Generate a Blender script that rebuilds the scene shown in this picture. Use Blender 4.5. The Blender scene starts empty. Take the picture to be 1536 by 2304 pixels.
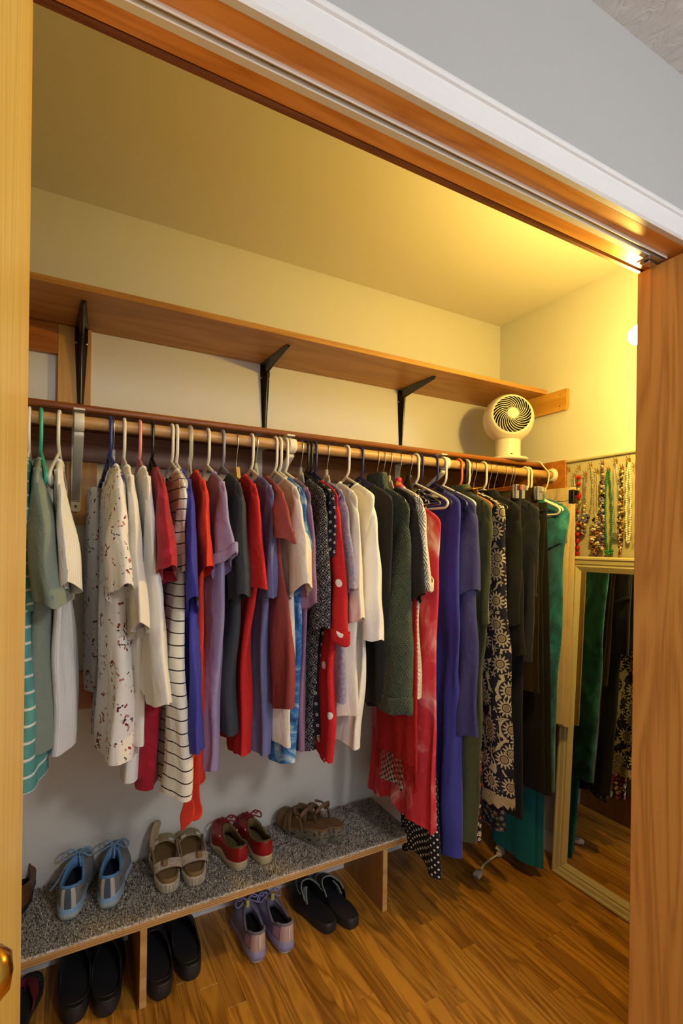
import bpy, math, random
from mathutils import Vector, noise
random.seed(7)
PI = math.pi
S = bpy.context.scene
COL = S.collection

# ------------------------------------------------------------------ camera
FPX, YAW, ROLL, CY, CAMZ = 1141.4, 0.5005, 0.013, 1225.55, 1.3408
cam_data = bpy.data.cameras.new('camera')
cam = bpy.data.objects.new('camera', cam_data)
COL.objects.link(cam)
cam_data.sensor_fit = 'VERTICAL'
cam_data.sensor_height = 36.0
cam_data.sensor_width = 24.0
cam_data.lens = FPX / 2304.0 * 36.0
cam_data.shift_y = (CY - 1152.0) / 2304.0
cam_data.clip_start = 0.02
cam.location = (0, 0, CAMZ)
cam.rotation_mode = 'XYZ'
from mathutils import Matrix
_R = Matrix.Rotation(-YAW, 4, 'Z') @ Matrix.Rotation(PI / 2, 4, 'X') @ Matrix.Rotation(ROLL, 4, 'Z')
cam.rotation_euler = _R.to_euler('XYZ')
S.camera = cam

# ------------------------------------------------------------------ light and exposure
world = bpy.data.worlds.new('world'); S.world = world; world.use_nodes = True
wb = world.node_tree.nodes['Background']
wb.inputs[0].default_value = (0.86, 0.93, 1.0, 1)
wb.inputs[1].default_value = 0.95
S.view_settings.view_transform = 'Standard'
S.view_settings.look = 'None'
S.view_settings.gamma = 1.0
S.view_settings.use_curve_mapping = False
S.view_settings.exposure = 0.0
BULB_STRENGTH = 545.0
BULB_COLOR = (1.0, 0.67, 0.14)
ROOM_STRENGTH = 84.0
ROOM_COLOR = (1.0, 0.97, 0.93)
try:
    S.cycles.max_bounces = 5
    S.cycles.diffuse_bounces = 3
    S.cycles.glossy_bounces = 3
    S.cycles.transmission_bounces = 2
    S.cycles.transparent_max_bounces = 5
    S.cycles.caustics_reflective = False
    S.cycles.caustics_refractive = False
    S.cycles.use_adaptive_sampling = True
    S.cycles.adaptive_threshold = 0.06
    S.cycles.adaptive_min_samples = 16
    S.cycles.use_light_tree = True
    S.cycles.use_denoising = True
except Exception:
    pass

# ------------------------------------------------------------------ measuring: where a line of sight meets a plane of the closet
_s, _c, _cr, _sr = math.sin(YAW), math.cos(YAW), math.cos(ROLL), math.sin(ROLL)
def at(u, v, X=None, Y=None, Z=None):
    a0, b0 = u - 768, v - CY
    a, b = a0 * _cr + b0 * _sr, -a0 * _sr + b0 * _cr
    r = a / FPX
    dx, dy, dz = _s + _c * r, _c - _s * r, -b / FPX
    t = X / dx if X is not None else Y / dy if Y is not None else (Z - CAMZ) / dz
    return Vector((t * dx, t * dy, t * dz + CAMZ))

# main measures of the closet
D, W, WL, CEIL = 1.85, 1.90, -0.55, 2.44
FRONT, INNER = 0.66, 0.78            # room face and closet face of the front wall
OPL, OPR, OPH = -0.085, 1.285, 2.047  # door opening
YROD, ZROD, RROD = 1.515, 1.657, 0.0165
YSH = 1.545                          # front edge of the hat shelf

# ------------------------------------------------------------------ mesh helpers
def lin(c):
    if isinstance(c, str):
        c = c.lstrip('#'); c = [int(c[i:i + 2], 16) / 255 for i in (0, 2, 4)]
        c = [x / 12.92 if x <= .04045 else ((x + .055) / 1.055) ** 2.4 for x in c]
    return (c[0], c[1], c[2], 1.0)
def smooth(a, b, x):
    if a == b: return 0.0 if x < a else 1.0
    t = min(1, max(0, (x - a) / (b - a))); return t * t * (3 - 2 * t)
def lerp(a, b, t): return a + (b - a) * t
def interp(pts, t):
    if t <= pts[0][0]: return pts[0][1]
    for (a, x), (b, y) in zip(pts, pts[1:]):
        if t <= b: return lerp(x, y, smooth(a, b, t))
    return pts[-1][1]
def thing(name, label, cat, loc=(0, 0, 0), rot=0.0, group=None, tilt=None):
    o = bpy.data.objects.new(name, None); COL.objects.link(o)
    o.empty_display_size = .05
    o.location = loc; o.rotation_euler = (tilt or 0, 0, rot)
    o['label'] = label; o['category'] = cat
    if group: o['group'] = group
    return o
def tag(o, label, cat, group=None):
    o['label'] = label; o['category'] = cat
    if group: o['group'] = group
    return o
def copy_part(o, parent):
    c = o.copy(); COL.objects.link(c); c.parent = parent
    return c

class MB:
    def __init__(s): s.v = []; s.f = []; s.uv = []; s.has = False; s.flat = set()
    def add(s, vs, fs, uvs=None, flat=False):
        n = len(s.v); s.v += [tuple(p) for p in vs]
        if uvs: s.uv += [tuple(p) for p in uvs]; s.has = True
        else: s.uv += [(p[1] + p[0], p[2]) for p in vs]
        for f in fs:
            if flat: s.flat.add(len(s.f))
            s.f.append(tuple(i + n for i in f))
        return s
    def box(s, x0, x1, y0, y1, z0, z1, b=0.0):
        if b <= 0:
            vs = [(x, y, z) for z in (z0, z1) for y in (y0, y1) for x in (x0, x1)]
            return s.add(vs, [(0, 2, 3, 1), (4, 5, 7, 6), (0, 1, 5, 4), (2, 6, 7, 3), (0, 4, 6, 2), (1, 3, 7, 5)], flat=True)
        # chamfered box: 24 vertices
        b = min(b, (x1 - x0) * .45, (y1 - y0) * .45, (z1 - z0) * .45)
        vs = []; idx = {}
        X, Y, Z = (x0, x1), (y0, y1), (z0, z1)
        for i in (0, 1):
            for j in (0, 1):
                for k in (0, 1):
                    sx, sy, sz = (b if i == 0 else -b), (b if j == 0 else -b), (b if k == 0 else -b)
                    for ax in range(3):
                        p = [X[i] + sx, Y[j] + sy, Z[k] + sz]
                        p[ax] = (X, Y, Z)[ax][(i, j, k)[ax]]
                        idx[(i, j, k, ax)] = len(vs); vs.append(tuple(p))
        fs = []
        def q(*ks): fs.append(tuple(idx[k] for k in ks))
        for ax in range(3):
            o = [a for a in range(3) if a != ax]
            for e in (0, 1):
                ks = []
                for a, c in ((0, 0), (1, 0), (1, 1), (0, 1)):
                    t = [0, 0, 0]; t[ax] = e; t[o[0]] = a; t[o[1]] = c; ks.append((*t, ax))
                if (e == 1) != (ax == 1): pass
                else: ks.reverse()
                q(*ks)
        for ax in range(3):           # edges
            o = [a for a in range(3) if a != ax]
            for a in (0, 1):
                for c in (0, 1):
                    t0 = [0, 0, 0]; t1 = [0, 0, 0]
                    for t in (t0, t1): t[o[0]] = a; t[o[1]] = c
                    t1[ax] = 1
                    q((*t0, o[0]), (*t1, o[0]), (*t1, o[1]), (*t0, o[1]))
        for i in (0, 1):
            for j in (0, 1):
                for k in (0, 1): q((i, j, k, 0), (i, j, k, 1), (i, j, k, 2))
        return s.add(vs, fs, flat=True)
    def grid(s, P, UV=None, cyc=False, flat=False):
        m, n = len(P), len(P[0]); vs = [p for r in P for p in r]
        fs = []
        for i in range(m - 1):
            for j in range(n if cyc else n - 1):
                k = (j + 1) % n
                fs.append((i * n + j, i * n + k, (i + 1) * n + k, (i + 1) * n + j))
        return s.add(vs, fs, [p for r in UV for p in r] if UV else None, flat)
    def fan(s, ring, c=None, flip=False):
        c = c or tuple(sum(p[i] for p in ring) / len(ring) for i in range(3))
        n = len(ring)
        return s.add(list(ring) + [c], [((i + 1) % n, i, n) if flip else (i, (i + 1) % n, n) for i in range(n)])
    def tube(s, path, r, n=8, closed=False, caps=True, flat=1.0):
        path = [Vector(p) for p in path]; m = len(path); rows = []
        R = (lambda i: r[i]) if isinstance(r, (list, tuple)) else (lambda i: r)
        prev = None; nrm = None
        for i in range(m):
            if closed: t = path[(i + 1) % m] - path[i - 1]
            else: t = path[min(i + 1, m - 1)] - path[max(i - 1, 0)]
            if t.length < 1e-9: t = Vector((0, 0, 1))
            t.normalize()
            if nrm is None:
                nrm = t.orthogonal().normalized()
                for ax in (Vector((1, 0, 0)), Vector((0, 0, 1))):
                    if abs(t.dot(ax)) < .9: nrm = (ax - t * t.dot(ax)).normalized(); break
            else:
                nrm = nrm - t * nrm.dot(t)
                nrm = nrm.normalized() if nrm.length > 1e-6 else t.orthogonal().normalized()
            b = t.cross(nrm)
            rows.append([tuple(path[i] + (nrm * math.cos(2 * PI * k / n) + b * math.sin(2 * PI * k / n) * flat) * R(i)) for k in range(n)])
        if closed: rows.append(rows[0])
        s.grid(rows, cyc=True)
        if caps and not closed: s.fan(rows[0], flip=True); s.fan(rows[-1])
        return s
    def ribbon(s, path, side, w, t, cyc=False):
        """a flat band: path points, side vectors (one or per point), width, thickness"""
        path = [Vector(p) for p in path]; m = len(path); rows = []
        for i in range(m):
            tan = (path[min(i + 1, m - 1)] - path[max(i - 1, 0)]).normalized()
            sd = Vector(side[i] if isinstance(side, list) else side); sd = (sd - tan * sd.dot(tan)).normalized()
            nn = tan.cross(sd)
            ww = (w[i] if isinstance(w, (list, tuple)) else w) / 2
            rows.append([tuple(path[i] + sd * a * ww + nn * b * t / 2) for a, b in ((-1, -1), (-.8, -1.25), (.8, -1.25), (1, -1), (1, 1), (.8, 1.25), (-.8, 1.25), (-1, 1))])
        s.grid(rows, cyc=True); s.fan(rows[0], flip=True); s.fan(rows[-1])
        return s
    def lathe(s, prof, n=24, c=(0, 0, 0), ax='Z'):
        rows = []
        for r, z in prof:
            row = []
            for k in range(n):
                a = 2 * PI * k / n; p = (r * math.cos(a), r * math.sin(a), z)
                if ax == 'Y': p = (p[0], p[2], p[1])
                if ax == 'X': p = (p[2], p[0], p[1])
                row.append((p[0] + c[0], p[1] + c[1], p[2] + c[2]))
            rows.append(row)
        return s.grid(rows, cyc=True)
    def ball(s, c, r, n=8, m=6, sc=(1, 1, 1)):
        rows = []
        for i in range(m + 1):
            a = PI * i / m
            rows.append([(c[0] + r * sc[0] * math.sin(a) * math.cos(2 * PI * k / n), c[1] + r * sc[1] * math.sin(a) * math.sin(2 * PI * k / n), c[2] + r * sc[2] * math.cos(a)) for k in range(n)])
        return s.grid(rows, cyc=True)
    def prism(s, poly, h, ax='Z', base=0.0):
        """extrude a 2-D polygon along an axis"""
        n = len(poly)
        def P(p, z): return {'Z': (p[0], p[1], z), 'Y': (p[0], z, p[1]), 'X': (z, p[0], p[1])}[ax]
        vs = [P(p, base) for p in poly] + [P(p, base + h) for p in poly]
        fs = [tuple(range(n))[::-1], tuple(range(n, 2 * n))] + [(i, (i + 1) % n, n + (i + 1) % n, n + i) for i in range(n)]
        return s.add(vs, fs, flat=True)
    def mesh(s, name):
        me = bpy.data.meshes.new(name); me.from_pydata(s.v, [], s.f)
        ul = me.uv_layers.new(name='UVMap')
        li = [0] * len(me.loops); me.loops.foreach_get('vertex_index', li)
        flat = []
        for i in li: flat += [s.uv[i][0], s.uv[i][1]]
        ul.data.foreach_set('uv', flat)
        me.polygons.foreach_set('use_smooth', [i not in s.flat for i in range(len(me.polygons))])
        me.update()
        return me
    def build(s, name, mat, parent=None, world=True):
        """world=True: coordinates are room coordinates; otherwise they are the parent's own"""
        off = Vector((0, 0, 0))
        if world:
            if parent:
                p = parent
                while p: off = off + p.location; p = p.parent
            else:
                xs = [v[0] for v in s.v]; ys = [v[1] for v in s.v]; zs = [v[2] for v in s.v]
                off = Vector(((min(xs) + max(xs)) / 2, (min(ys) + max(ys)) / 2, min(zs)))
            s.v = [(v[0] - off.x, v[1] - off.y, v[2] - off.z) for v in s.v]
        o = bpy.data.objects.new(name, s.mesh(name)); COL.objects.link(o)
        if mat: o.data.materials.append(mat)
        if parent: o.parent = parent
        elif world: o.location = off
        return o
def struct(o): o['kind'] = 'structure'; return o
def arc(c, r, a0, a1, n, plane='YZ', x=0.0):
    out = []
    for i in range(n + 1):
        a = math.radians(lerp(a0, a1, i / n))
        out.append((x, c[0] + r * math.cos(a), c[1] + r * math.sin(a)))
    return out
def spline(pts, n=6):
    pts = [Vector(p) for p in pts]; out = []
    for i in range(len(pts) - 1):
        p0 = pts[max(i - 1, 0)]; p1 = pts[i]; p2 = pts[i + 1]; p3 = pts[min(i + 2, len(pts) - 1)]
        for k in range(n):
            t = k / n
            out.append(.5 * ((2 * p1) + (p2 - p0) * t + (2 * p0 - 5 * p1 + 4 * p2 - p3) * t * t + (3 * p1 - p0 - 3 * p2 + p3) * t ** 3))
    out.append(pts[-1]); return out
# ------------------------------------------------------------------ materials
class NT:
    def __init__(s, name):
        s.m = bpy.data.materials.new(name); s.m.use_nodes = True
        s.t = s.m.node_tree; s.b = s.t.nodes['Principled BSDF']
    def n(s, typ, ins=None, **props):
        nd = s.t.nodes.new(typ)
        for k, v in props.items(): setattr(nd, k, v)
        for k, v in (ins or {}).items():
            if hasattr(v, 'is_linked'): s.t.links.new(v, nd.inputs[k])
            else: nd.inputs[k].default_value = v
        return nd
    def math(s, op, a, b=0.0, c=None):
        ins = {0: a, 1: b}
        if c is not None: ins[2] = c
        return s.n('ShaderNodeMath', ins, operation=op).outputs[0]
    def mix(s, f, a, b, mode='MIX'):
        nd = s.t.nodes.new('ShaderNodeMix'); nd.data_type = 'RGBA'; nd.blend_type = mode
        for k, v in ((0, f), (6, a), (7, b)):
            if hasattr(v, 'is_linked'): s.t.links.new(v, nd.inputs[k])
            else: nd.inputs[k].default_value = v
        return nd.outputs[2]
    def uv(s, scale=(1, 1, 1), loc=(0, 0, 0), rot=0.0):
        return s.map(s.n('ShaderNodeTexCoord').outputs['UV'], scale, loc, rot)
    def obj(s, scale=(1, 1, 1), loc=(0, 0, 0), rot=0.0):
        return s.map(s.n('ShaderNodeTexCoord').outputs['Object'], scale, loc, rot)
    def map(s, v, scale=(1, 1, 1), loc=(0, 0, 0), rot=0.0):
        return s.n('ShaderNodeMapping', {0: v, 'Location': loc, 'Rotation': (0, 0, rot), 'Scale': scale}).outputs[0]
    def noise(s, v, scale=5.0, detail=2.0, rough=.5, dist=0.0):
        return s.n('ShaderNodeTexNoise', {'Vector': v, 'Scale': scale, 'Detail': detail, 'Roughness': rough, 'Distortion': dist}).outputs[0]
    def ramp(s, f, stops):
        nd = s.n('ShaderNodeValToRGB', {0: f}); cr = nd.color_ramp
        while len(cr.elements) < len(stops): cr.elements.new(.5)
        for e, (p, c) in zip(cr.elements, stops): e.position = p; e.color = c
        return nd.outputs[0]
    def step(s, f, a, b):  # smooth threshold
        return s.n('ShaderNodeMapRange', {0: f, 1: a, 2: b, 3: 0.0, 4: 1.0}, interpolation_type='SMOOTHSTEP').outputs[0]
    def bump(s, h, strength=.3, dist=.002, normal=None):
        ins = {'Height': h, 'Strength': strength, 'Distance': dist}
        if normal: ins['Normal'] = normal
        return s.n('ShaderNodeBump', ins).outputs[0]
    def set(s, color=None, rough=None, normal=None, **kw):
        for k, v in (('Base Color', color), ('Roughness', rough), ('Normal', normal)):
            if v is None: continue
            if hasattr(v, 'is_linked'): s.t.links.new(v, s.b.inputs[k])
            else: s.b.inputs[k].default_value = v
        for k, v in kw.items():
            k = k.replace('_', ' ').title().replace('Ior', 'IOR')
            if k in s.b.inputs:
                if hasattr(v, 'is_linked'): s.t.links.new(v, s.b.inputs[k])
                else: s.b.inputs[k].default_value = v
        return s.m
    def petals(s, v, scale, n, r0, r1, rnd=.8, seed=0.0):
        """flower mask around voronoi cell centres: returns (petal mask, centre mask, cell colour, distance)"""
        sc = s.n('ShaderNodeVectorMath', {0: v, 1: (seed, seed * 1.7, 0)}, operation='ADD').outputs[0]
        vo = s.n('ShaderNodeTexVoronoi', {'Vector': sc, 'Scale': scale, 'Randomness': rnd}, voronoi_dimensions='2D')
        df = s.n('ShaderNodeVectorMath', {0: sc, 1: vo.outputs['Position']}, operation='SUBTRACT').outputs[0]
        xyz = s.n('ShaderNodeSeparateXYZ', {0: df})
        ang = s.math('ARCTAN2', xyz.outputs[1], xyz.outputs[0])
        col = s.n('ShaderNodeSeparateColor', {0: vo.outputs['Color']})
        a = s.math('MULTIPLY_ADD', ang, float(n), s.math('MULTIPLY', col.outputs[0], 6.28))
        lim = s.math('MULTIPLY_ADD', s.math('COSINE', a), r1 - r0, r0)
        d = vo.outputs['Distance']
        return s.math('LESS_THAN', d, lim), s.math('LESS_THAN', d, r0 * .38), col, d

def plain(name, color, rough=.5, bump=0.0, bscale=60.0, **kw):
    k = NT(name); nm = None
    if bump: nm = k.bump(k.noise(k.obj(), bscale, 3.0), bump, .003)
    return k.set(lin(color), rough, nm, **kw)
def wood(name, c1, c2, axis='X', rough=.35, ring=6.0, fine=1.0, bump=.05, rand=False, c3=None):
    k = NT(name)
    v = k.n('ShaderNodeTexCoord').outputs['Object']
    if rand:
        r = k.n('ShaderNodeObjectInfo').outputs['Random']
        v = k.n('ShaderNodeVectorMath', {0: v, 1: k.n('ShaderNodeCombineXYZ', {0: k.math('MULTIPLY', r, 37.0), 1: k.math('MULTIPLY', r, 91.0), 2: k.math('MULTIPLY', r, 13.0)}).outputs[0]}, operation='ADD').outputs[0]
    lo = .10
    sc = {'X': (lo, 1, 1), 'Y': (1, lo, 1), 'Z': (1, 1, lo)}[axis]
    m1 = k.map(v, tuple(a * ring for a in sc))
    big = k.noise(m1, 1.6, 2.0, .5, 1.2)
    rings = k.math('FRACT', k.math('MULTIPLY', big, 7.0))
    rings = k.math('ABSOLUTE', k.math('MULTIPLY_ADD', rings, 2.0, -1.0))
    sc2 = {'X': (.02, 1, 1), 'Y': (1, .02, 1), 'Z': (1, 1, .02)}[axis]
    grain = k.noise(k.map(v, tuple(a * 300 * fine for a in sc2)), 1.0, 3.0, .6)
    f = k.math('MULTIPLY_ADD', grain, .55, k.math('MULTIPLY', rings, .45))
    col = k.ramp(f, [(.2, lin(c2)), (.62, lin(c1))])
    if rand:
        col = k.mix(.9, col, k.ramp(r, [(0, (.62, .56, .5, 1)), (.45, (.95, .95, .95, 1)), (1, (1.15, 1.12, 1.02, 1))]), 'MULTIPLY')
    return k.set(col, rough, k.bump(f, bump, .002))
def paint(name, color, scale=90.0, strength=.25, rough=.75):
    k = NT(name); v = k.obj()
    h = k.math('ADD', k.noise(v, scale, 3.0, .6), k.noise(v, scale * .3, 2.0))
    return k.set(lin(color), rough, k.bump(h, strength, .004))
def plastic(name, color, rough=.32): return plain(name, color, rough)
def clear(name, color='#e8e4d0', alpha=.42):
    k = NT(name); return k.set(lin(color), .12, alpha=alpha)
M = {}
M['wall'] = paint('grey wall paint', '#dcd9d1', 150, .05, .95)
M['closet_ceiling'] = plain('closet ceiling paint', '#e0dacb', .95)
M['room_wall'] = paint('room wall paint', '#b9bbbc', 70, .12)
def trowel():
    k = NT('trowelled ceiling'); v = k.obj()
    h = k.noise(k.map(v, (1, .45, 1)), 26, 3.0, .6, 2.2)
    return k.set(lin('#ececec'), .8, k.bump(h, .55, .012))
M['room_ceiling'] = trowel()
M['white_trim'] = plain('white trim paint', '#f1f2f4', .35, .08, 20)
M['orange_wood'] = wood('orange stained wood', '#fbb25a', '#e0913a', 'X', .3, 5, 1.0)
M['orange_board'] = wood('orange board', '#bd752c', '#a05c18', 'X', .35, 5, 1.0)
M['door_wood_z'] = wood('birch door veneer', '#efb262', '#cf8f44', 'Z', .38, 4.5, .8, .04)
M['door_wood_l'] = wood('honey door wood', '#fbd878', '#f0c25c', 'Z', .35, 5.0, .6, .04)
M['shelf_wood'] = wood('oak shelf veneer', '#c08c48', '#a87434', 'X', .45, 3, 1.1)
M['dark_shelf'] = wood('red brown shelf wood', '#96561f', '#773d12', 'X', .28, 4, 1.0)
M['strip_wood'] = wood('brown cleat wood', '#8d5222', '#6e3b14', 'X', .45, 5, 1.0)
M['pine'] = wood('pine cleat', '#c79545', '#b07c30', 'Z', .45, 4, 1.0)
M['pine_y'] = wood('pine cleat y', '#d09a3e', '#ba8430', 'Y', .4, 4, 1.0)
M['rod_wood'] = wood('rod wood', '#caa06a', '#b48750', 'X', .4, 6, 1.0)
M['ply_edge'] = wood('plywood edge', '#d3a768', '#b98a4c', 'X', .5, 3, 1.0)
M['ply_dark'] = wood('plywood glue line', '#94683a', '#845a30', 'X', .5, 3, 1.0)
M['ply_face'] = wood('plywood face', '#ad7c45', '#9a6a35', 'Z', .45, 4, 1.0)
M['plank'] = wood('oak floor plank', '#cc9038', '#8f5a1a', 'Y', .3, 7, .9, .06, rand=True)
M['floor_under'] = plain('dark floor joint', '#2a1606', .8)
M['black_metal'] = plain('black enamel', '#0c0b0a', .22)
M['steel'] = plain('steel wire', '#c4c2bd', .25, metallic=1.0)
M['screw'] = plain('screw', '#a9a294', .4, metallic=1.0)
M['brass'] = plain('brass', '#d9a640', .2, metallic=1.0)
M['white_metal'] = plain('white enamel metal', '#e4e0d2', .35)
M['track_metal'] = plain('track metal', '#f4f1ec', .4)
M['track_dark'] = plain('track inside', '#a59a8c', .6)
M['cream_plastic'] = plain('cream plastic', '#eee6d4', .35)
for nm, c in (('teal', '#3fbfa0'), ('white', '#efe9dc'), ('blue', '#2c3c8e'), ('pink', '#e99a94'), ('black', '#131315'), ('lavender', '#8d8fa6'), ('navy', '#23285e'), ('purple', '#2a1d4a'), ('orange', '#ee7a3c'), ('grey', '#8b8a86')):
    M['h_' + nm] = plastic(nm + ' hanger plastic', c)
M['h_clear'] = clear('clear hanger plastic')
M['h_wood'] = wood('cream wooden hanger', '#d9b877', '#c29c58', 'Z', .35, 12, 1.0)
M['h_redwood'] = wood('red wood hanger', '#a4561f', '#8d4416', 'Y', .35, 8, 1.0)

# ---- cloth
def cloth(name, color, color2=None, heather=0.0, weave=900.0, bump=.25, rough=.9, sheen=0.0, crease=.55):
    """plain woven or jersey cloth, coordinates in metres on the cloth"""
    k = NT(name); uv = k.uv()
    col = lin(color)
    if heather:
        f = k.noise(k.map(uv, (1, .35, 1)), 420, 3.0, .7)
        c2 = lin(color2) if color2 else tuple(x * .55 for x in col[:3]) + (1,)
        col = k.mix(k.math('MULTIPLY', k.step(f, .35, .7), heather), col, c2)
    w = k.n('ShaderNodeTexWave', {'Vector': uv, 'Scale': weave / 6.28, 'Distortion': .6}, wave_type='BANDS', bands_direction='Y').outputs[1]
    nm = k.bump(w, bump, .0006)
    cr = k.noise(k.map(uv, (1, .4, 1)), 16, 3.0, .55, .6)
    nm = k.bump(cr, crease, .016, nm)
    k.set(col, rough, nm, sheen_weight=sheen, sheen_roughness=.5)
    k.nm = nm; k.uvv = uv
    return k
def cl(name, color, **kw): return cloth(name, color, **kw).m
def C(k, col): k.set(col); return k.m
def stripes(name, base, line, period, width, vert=False, wob=.0, **kw):
    k = cloth(name, base, **kw); x = k.n('ShaderNodeSeparateXYZ', {0: k.uvv})
    y = x.outputs[0 if vert else 1]
    if wob: y = k.math('ADD', y, k.math('MULTIPLY', k.noise(k.uvv, 30, 1.0), wob))
    f = k.math('FRACT', k.math('DIVIDE', y, period))
    return C(k, k.mix(k.math('LESS_THAN', f, width), lin(base), lin(line)))
def dots(name, base, dot, scale, r, rnd=0.0, ring=None, **kw):
    k = cloth(name, base, **kw)
    vo = k.n('ShaderNodeTexVoronoi', {'Vector': k.map(k.uvv, (1, 1, 1), (0, 0, 0), .78), 'Scale': scale, 'Randomness': rnd}, voronoi_dimensions='2D')
    d = vo.outputs['Distance']
    col = k.mix(k.math('LESS_THAN', d, r), lin(base), lin(dot))
    if ring: col = k.mix(k.math('LESS_THAN', d, r * .45), col, lin(ring))
    return C(k, col)
def sprigs(name, base, **kw):
    k = cloth(name, base, **kw)
    warp = k.n('ShaderNodeVectorMath', {0: k.uvv, 1: (.0, .0, 0)}, operation='ADD').outputs[0]
    mask = k.step(k.noise(warp, 24, 1.0), .49, .55)
    p1, c1, col1, d1 = k.petals(warp, 66, 2, .28, .44, .95)
    p2, c2, col2, d2 = k.petals(warp, 74, 2, .16, .44, .9, 3.3)
    tint = k.ramp(col1.outputs[1], [(0, lin('#8f1d2a')), (.35, lin('#8f1d2a')), (.4, lin('#c8877c')), (.75, lin('#c8877c')), (.8, lin('#6d1622'))])
    sel1 = k.math('MULTIPLY', k.math('MULTIPLY', p1, mask), k.math('GREATER_THAN', col1.outputs[2], .42))
    sel2 = k.math('MULTIPLY', k.math('MULTIPLY', p2, mask), k.math('GREATER_THAN', col2.outputs[2], .72))
    c = k.mix(sel1, lin(base), tint)
    return C(k, k.mix(sel2, c, lin('#1d2333')))
def floral(name, base, petal, centre, scale=17.0, leafcol=None, **kw):
    k = cloth(name, base, **kw)
    p, c, col, d = k.petals(k.uvv, scale, 13, .36, .46, .75)
    rim = k.math('MULTIPLY', p, k.math('SUBTRACT', 1.0, k.math('LESS_THAN', k.math('ABSOLUTE', k.math('SUBTRACT', d, .19)), .025)))
    p2, c2, col2, d2 = k.petals(k.uvv, scale * 2.3, 5, .22, .44, .95, 2.1)
    lw = k.n('ShaderNodeTexWave', {'Vector': k.uvv, 'Scale': scale * .42, 'Distortion': 9.0, 'Detail': 2.0, 'Detail Scale': 2.2}).outputs[1]
    lf = k.math('GREATER_THAN', lw, .84)
    sm = k.math('MAXIMUM', k.math('MULTIPLY', p2, k.math('GREATER_THAN', col2.outputs[1], .3)), lf)
    cc = k.mix(sm, lin(base), lin(leafcol or petal))
    cc = k.mix(k.math('LESS_THAN', d, .5), cc, lin(base))
    cc = k.mix(rim, cc, lin(petal))
    return C(k, k.mix(c, cc, lin(centre)))
def ditsy(name, base, cols, scale=70.0, **kw):
    k = cloth(name, base, **kw)
    p, c, col, d = k.petals(k.uvv, scale, 5, .40, .50, .8)
    st = [(i / len(cols), lin(x)) for i, x in enumerate(cols)]
    rp = k.n('ShaderNodeValToRGB', {0: col.outputs[1]}); rp.color_ramp.interpolation = 'CONSTANT'
    while len(rp.color_ramp.elements) < len(st): rp.color_ramp.elements.new(.5)
    for e, (q, w) in zip(rp.color_ramp.elements, st): e.position = q; e.color = w
    cc = k.mix(p, lin(base), rp.outputs[0])
    return C(k, k.mix(k.math('MULTIPLY', c, .8), cc, lin('#d9a23c')))
def diamonds(name, base, line, scale=42.0, **kw):
    k = cloth(name, base, **kw)
    v = k.map(k.uvv, (scale, scale, 1), (0, 0, 0), PI / 4); x = k.n('ShaderNodeSeparateXYZ', {0: v})
    fx = k.math('ABSOLUTE', k.math('SUBTRACT', k.math('FRACT', x.outputs[0]), .5)); fy = k.math('ABSOLUTE', k.math('SUBTRACT', k.math('FRACT', x.outputs[1]), .5))
    m = k.math('MAXIMUM', fx, fy)
    ring = k.math('LESS_THAN', k.math('ABSOLUTE', k.math('SUBTRACT', m, .30)), .024)
    sp = k.math('LESS_THAN', k.math('MULTIPLY', fx, fy), .004)
    sp = k.math('MULTIPLY', sp, k.math('LESS_THAN', m, .26))
    edge = k.math('MULTIPLY', k.math('GREATER_THAN', m, .44), k.math('GREATER_THAN', k.noise(v, 5.0), .55))
    f = k.math('MAXIMUM', k.math('MAXIMUM', ring, sp), edge)
    return C(k, k.mix(f, lin(base), lin(line)))
def gingham(name, a, b, per, **kw):
    k = cloth(name, b, **kw); v = k.map(k.uvv, (1 / per, 1 / per, 1), (0, 0, 0), .5); x = k.n('ShaderNodeSeparateXYZ', {0: v})
    f = k.math('MULTIPLY', k.math('ADD', k.math('LESS_THAN', k.math('FRACT', x.outputs[0]), .5), k.math('LESS_THAN', k.math('FRACT', x.outputs[1]), .5)), .5)
    return C(k, k.mix(f, lin(b), lin(a)))
def dye(name, stops, scale=9.0, dist=1.0, stretch=(1, 1, 1), **kw):
    k = cloth(name, '#888888', **kw)
    f = k.noise(k.map(k.uvv, stretch), scale, 4.0, .6, dist)
    return C(k, k.ramp(f, [(p, lin(c)) for p, c in stops]))
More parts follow.
